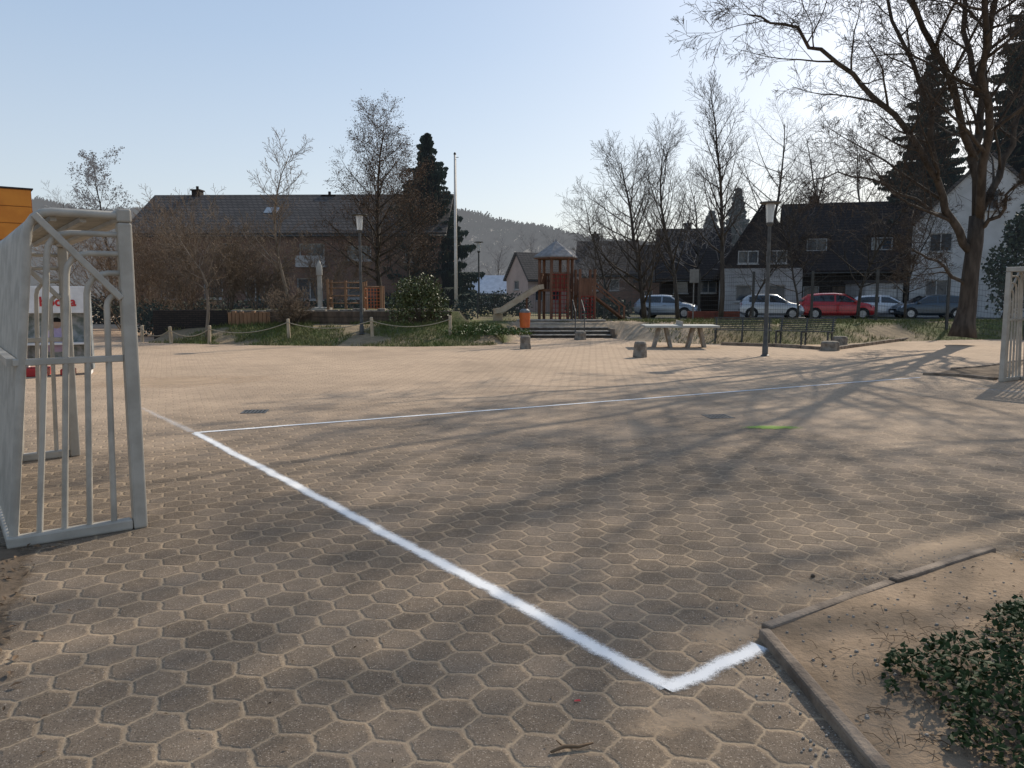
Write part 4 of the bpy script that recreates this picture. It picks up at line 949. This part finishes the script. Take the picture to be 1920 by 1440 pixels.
for s in (0,3.62):
    b=MB(); b.box(s-.12 if s==0 else s,-.1,-.1,s if s==0 else s+.12,2.3,.35); b.build('side_wall',kerbm,sp_,bevel=.02)
for x in (2.25,2.6):
    b=MB(); b.tube([V(x,.3,.2),V(x,.3,1.0),V(x,.42,1.06),V(x,1.7,1.45),V(x,1.8,1.4),V(x,1.8,.55)],.02,8); b.build('handrail',lampmetal,sp_,True,sharp=50)
p=gp(665,31); CF=empty('climbing_frame',p,R(5),'timber climbing frame with orange net behind the retaining wall','climbing frame')
for x,y,h in ((-1.05,0,1.25),(-.35,0,1.2),(.35,0,1.15),(1.05,0,1.0),(-1.05,1,1.25),(.35,1,1.2),(1.05,1,1.0)):
    b=MB(); b.tube([V(x,y,-.2),V(x,y,h)],.055,9); b.build('post',timber_light,CF,True,sharp=40)
b=MB()
for z in (.3,.6,.9,1.12): b.tube([V(-1.05,0,z),V(.35,0,z)],.028,8)
for z in (.5,.9): b.tube([V(-1.05,0,z),V(-1.05,1,z)],.03,8); b.tube([V(.35,0,z),V(.35,1,z)],.03,8)
b.tube([V(.35,0,.95),V(1.05,0,.95)],.03,8); b.build('rung',timber_light,CF,True)
net(CF,V(.4,0,.1),V(1,0,.1),V(1,0,.9),V(.4,0,.9),5,6,orange,.012)
p=gp(600,31.5); b=MB(); b.lathe([(.10,-.2),(.10,1.4),(.13,1.42),(.13,1.75),(.07,1.9),(.03,2.0)],12); b.lathe([(.5,.0),(.5,.1),(.1,.14)],14)
o=b.build('play_post',galv,smooth=True,sharp=40); o.location=p; tag(o,'pale grey spinning play post with pointed cap left of the climbing frame','play post')
p=G(1274,651); TT=empty('table_tennis_table',V(p.x,p.y+.1,0),R(-4),'concrete table tennis table on splayed legs in the yard','table tennis table')
b=MB(); b.box(-1.12,-.66,.62,1.12,.66,.69); b.build('table_top',mat('pale_table_top',(.42,.42,.38),(.33,.33,.3),4,.6),TT,bevel=.015)
for x in (-.52,.52):
    for s in (-1,1):
        b=MB(); b.bar((x+s*.10,-.0,.62),(x+s*.26,0,-.02),.40,.10,up=(1,0,.2)); b.build('leg',concrete,TT,bevel=.015)
b=MB(); b.box(-.012,-.7,.692,.012,.7,.82); b.build('net',galv,TT)
def stone_seat(px,py,label,w,h,seed):
    p=G(px,py); rng=random.Random(seed); mb=MB()
    n=8; lay=[(0,1.0),(.12,1.05),(.5,.95),(.85,.98),(1,.82)]
    for t,s in lay:
        for k in range(n):
            a=k*2*pi/n+.39; rr=w*.56*s*rng.uniform(.92,1.08); sq=1/max(abs(math.cos(a)),abs(math.sin(a)))**.6
            mb.v.append(V(math.cos(a)*rr*sq,math.sin(a)*rr*sq,t*h-.03))
    for i in range(len(lay)-1):
        for k in range(n):
            k2=(k+1)%n; mb.f.append((i*n+k,i*n+k2,(i+1)*n+k2,(i+1)*n+k))
    mb.f.append(tuple((len(lay)-1)*n+k for k in range(n)))
    o=mb.build('stone_block',stone,bevel=.03); o.location=p; o.rotation_euler=(0,0,rng.random()); tag(o,label,'stone block','stone blocks set round the yard')
stone_seat(1200,670,'squat stone block on the paving left of the table tennis table',.30,.44,1)
stone_seat(985,654,'squat stone block below the orange bin',.30,.42,2)
stone_seat(1088,637,'small stone block at the foot of the steps',.36,.34,3)
stone_seat(1556,657,'low wide stone block at the right end of the black benches',.46,.30,4)
stone_seat(1574,650,'stone block just behind the low wide one by the kerb',.4,.36,5)
p=G(984,634); BN=empty('litter_bin',V(p.x,p.y,0),0,'orange litter bin on a post beside the concrete steps','litter bin')
b=MB(); b.tube([V(0,.22,-.1),V(0,.22,1.05)],.03,8); b.build('post',lampmetal,BN,True,sharp=40)
b=MB(); b.lathe([(.17,.40),(.19,.42),(.21,.92),(.22,.93),(.22,.97)],16); b.build('bin_body',orange,BN,True,sharp=40)
b=MB(); b.lathe([(.2,.975),(.19,1.05),(.12,1.11)],16); b.build('hood',mat('grey_lid',(.2,.2,.2),(.15,.15,.15),5,.5),BN,True,sharp=40)
def bench(pA,pB,label):
    root=empty('metal_bench',pA,math.atan2(pB.y-pA.y,pB.x-pA.x),label,'bench','black metal benches by the bank'); L=(pB-pA).length-.06
    for x in (.08,L/2,L-.08):
        b=MB(); b.bar((x,0,0),(x,0,.44),.05,.05); b.bar((x,.42,0),(x,.47,.44),.05,.05); b.bar((x,.0,.42),(x,.47,.42),.05,.04); b.bar((x,.47,.42),(x,.58,.86),.04,.05); b.build('leg',darkmetal,root)
    b=MB()
    for k in range(9): b.bar((0,.02+k*.052,.455),(L,.02+k*.052,.455),.03,.022)
    b.build('seat',darkmetal,root)
    b=MB()
    for k in range(7): b.bar((0,.475+.016*k,.5+k*.06),(L,.475+.016*k,.5+k*.06),.022,.03)
    b.build('backrest',darkmetal,root)
bA=G(1336,644); bC=G(1450,646); bD=G(1560,650)
for q in (bA,bC,bD): q.z=0
bench(bA,bC,'left one of two long black metal benches on the yard edge'); bench(bC,bD,'right one of two long black metal benches, nearer the stone blocks')
p=gp(1338,35.5); pl=empty('planter',p,R(-8),'long low dull red timber planter by the mesh fence','planter'); b=MB()
for k in range(3): b.box(-1.15,-.3,k*.13,1.15,-.26,k*.13+.12); b.box(-1.15,.26,k*.13,1.15,.3,k*.13+.12); b.box(-1.15,-.257,k*.13,-1.11,.257,k*.13+.12); b.box(1.11,-.257,k*.13,1.15,.257,k*.13+.12)
b.build('box',timber_red,pl); b=MB(); b.box(-1.1,-.25,.05,1.1,.25,.34); b.build('soil',timber_dark,pl)
p=gp(1300,35); sg=empty('traffic_sign',p,R(10),'grey sign panel on a post seen between the slim trees','sign')
sgm=mat('sign_back_grey',(.22,.215,.2),(.16,.155,.145),5,.6)
b=MB(); b.tube([V(0,0,-.1),V(0,0,2.3)],.03,8); b.build('post',sgm,sg,True,sharp=40); b=MB(); b.box(-.22,-.05,1.65,.22,-.035,2.25); b.build('panel',sgm,sg,bevel=.004)
def drain(px,py,label):
    p=G(px,py); root=empty('drain_cover',V(p.x,p.y,0),R(8),label,'drain'); s=.16
    b=MB(); b.box(-s,-s,-.03,s,-s+.03,.006); b.box(-s,s-.03,-.03,s,s,.006); b.box(-s,-s+.032,-.03,-s+.03,s-.032,.006); b.box(s-.03,-s+.032,-.03,s,s-.032,.006); b.build('frame',lampmetal,root)
    b=MB()
    for k in range(6): x=-s+.06+k*.048; b.box(x-.013,-s+.034,-.02,x+.013,s-.034,.005)
    b.build('grate',lampmetal,root); b=MB(); b.box(-s+.03,-s+.03,.0015,s-.03,s-.03,.003); b.build('pit',darkint,root)
drain(478,772,'iron drain grate in the paving beyond the left goal'); drain(1346,781,'iron drain grate in the paving left of the green paint mark')
p=G(1074,1408); b=MB(); b.tube([V(-.075,-.02,.008),V(-.03,.0,.016),V(.02,.006,.012),V(.07,.018,.018)],[.004,.007,.006,.003],7); b.tube([V(-.03,0,.014),V(-.055,.014,.03)],[.004,.002],5)
o=b.build('fallen_twig',drym,smooth=True); o.location=p; tag(o,'short dry stick lying on the paving at the bottom of the picture','twig')
p=G(1524,1083); b=MB(); b.lathe([(.006,0),(.013,.007),(.011,.016),(.003,.021)],8); o=b.build('pine_cone',timber_dark,smooth=True); o.location=p; tag(o,'small dark cone lying on the paving near the right kerb','cone')
p=G(1082,1316); b=MB(); b.poly(V(-.012,-.004,.004),V(.014,-.004,.005),V(.01,.005,.008),V(-.008,.006,.005)); o=b.build('litter_scrap',redm); o.location=p; tag(o,'tiny red scrap on the paving above the stick','scrap')
p=G(108,704); KS=empty('promotion_stand',V(p.x,p.y,0),R(24),'white stand with red lettering and poster seen through the left goal','stand')
b=MB(); b.box(-.6,0,1.22,.6,.5,1.74); b.build('header',white,KS,bevel=.008)
for x in (-.57,.53):
    b=MB(); b.box(x,0,0,x+.05,.5,1.218); b.build('side_post',white,KS)
b=MB(); b.box(-.52,.3,.2,.53,.33,1.215); b.build('back_panel',mat('poster_print',(.35,.36,.36),(.13,.16,.14),7,.6),KS)
b=MB(); b.poly(V(-.16,.296,.45),V(.16,.296,.45),V(.2,.296,.78),V(.1,.296,.92),V(-.1,.296,.92),V(-.2,.296,.78)); po=b.build('poster',mat('lilac_print',(.45,.36,.5),(.38,.3,.44),9,.6),KS)
b=MB(); b.poly(*[V(math.cos(t)*.085,.294,1.01+math.sin(t)*.1) for t in [k*pi/8 for k in range(16)]]); b.build('poster_head',mat('skin_print',(.42,.28,.2),(.36,.22,.16),6,.6),po)
b=MB(); b.poly(*[V(math.cos(t)*.1,.292,1.04+math.sin(t)*.09) for t in [k*pi/8 for k in range(9)]]); b.build('poster_hair',darkint,po)
b=MB(); b.box(-.52,-.02,.60,.53,.29,.64); b.build('shelf',white,KS,bevel=.005)
b=MB(); b.box(-.6,-.12,0,-.15,.4,.16); b.build('base',redm,KS,bevel=.02)
b=MB(); b.box(.05,-.05,0,.3,.3,.12); b.build('base',redm,KS,bevel=.02)
b=MB(); b.box(.583,.02,.1,.62,.48,1.7); b.build('side_panel',mat('grey_panel',(.25,.27,.28),(.12,.13,.13),5,.6),KS)
cu=bpy.data.curves.new('lettering','FONT'); cu.body='hodda'; cu.size=.25; cu.extrude=.004; cu.offset=.007; cu.align_x='CENTER'
to=bpy.data.objects.new('tmp',cu); col.objects.link(to); dg=bpy.context.evaluated_depsgraph_get(); me=bpy.data.meshes.new_from_object(to.evaluated_get(dg)); bpy.data.objects.remove(to)
lo=bpy.data.objects.new('lettering',me); col.objects.link(lo); me.materials.clear(); me.materials.append(redm); lo.parent=KS; lo.location=(.08,-.006,1.36); lo.rotation_euler=(R(90),0,0)
# ------------------------------------------------------------------ light, sky, camera
AZ=R(38); EL=R(34)
w=bpy.data.worlds.new('World'); scene.world=w; w.use_nodes=True; nt=w.node_tree
sky=nt.nodes.new('ShaderNodeTexSky'); sky.sky_type='NISHITA'; sky.sun_disc=False; sky.sun_elevation=EL; sky.sun_rotation=AZ; sky.air_density=1.0; sky.dust_density=2.0; sky.ozone_density=1.5; sky.altitude=100
tc=nt.nodes.new('ShaderNodeTexCoord'); sx=nt.nodes.new('ShaderNodeSeparateXYZ'); nt.links.new(tc.outputs['Generated'],sx.inputs[0])
rp=nt.nodes.new('ShaderNodeValToRGB'); nt.links.new(sx.outputs[2],rp.inputs[0]); S_=1.1/.13
el=rp.color_ramp.elements; el[0].position=0; el[0].color=(.73,.76,.775,1); el[1].position=.55; el[1].color=(.29,.43,.66,1)
e=el.new(.12); e.color=(.65,.715,.775,1); e=el.new(.3); e.color=(.46,.58,.735,1)
sc_=nt.nodes.new('ShaderNodeVectorMath'); sc_.operation='SCALE'; sc_.inputs['Scale'].default_value=S_; nt.links.new(rp.outputs[0],sc_.inputs[0])
mx=nt.nodes.new('ShaderNodeMix'); mx.data_type='RGBA'; mx.inputs[0].default_value=.6; nt.links.new(sky.outputs[0],mx.inputs[6]); nt.links.new(sc_.outputs[0],mx.inputs[7])
nt.links.new(mx.outputs[2],nt.nodes['Background'].inputs[0]); nt.nodes['Background'].inputs[1].default_value=.135
sd=bpy.data.lights.new('sun','SUN'); sd.energy=5.0; sd.angle=R(.5); sd.color=(1,.90,.76); so=bpy.data.objects.new('sun',sd); col.objects.link(so)
dirv=V(math.sin(AZ)*math.cos(EL),math.cos(AZ)*math.cos(EL),math.sin(EL)); so.rotation_euler=dirv.to_track_quat('Z','Y').to_euler(); so.location=(10,10,30)
cd=bpy.data.cameras.new('camera'); cd.sensor_fit='HORIZONTAL'; cd.sensor_width=36; cd.lens=F/1920*36; cd.clip_start=.05; cd.clip_end=3000
co=bpy.data.objects.new('camera',cd); col.objects.link(co); co.location=(0,0,CAMH); co.rotation_euler=(pi/2-PITCH,0,0); scene.camera=co
scene.view_settings.view_transform='Standard'; scene.view_settings.look='None'; scene.view_settings.exposure=0
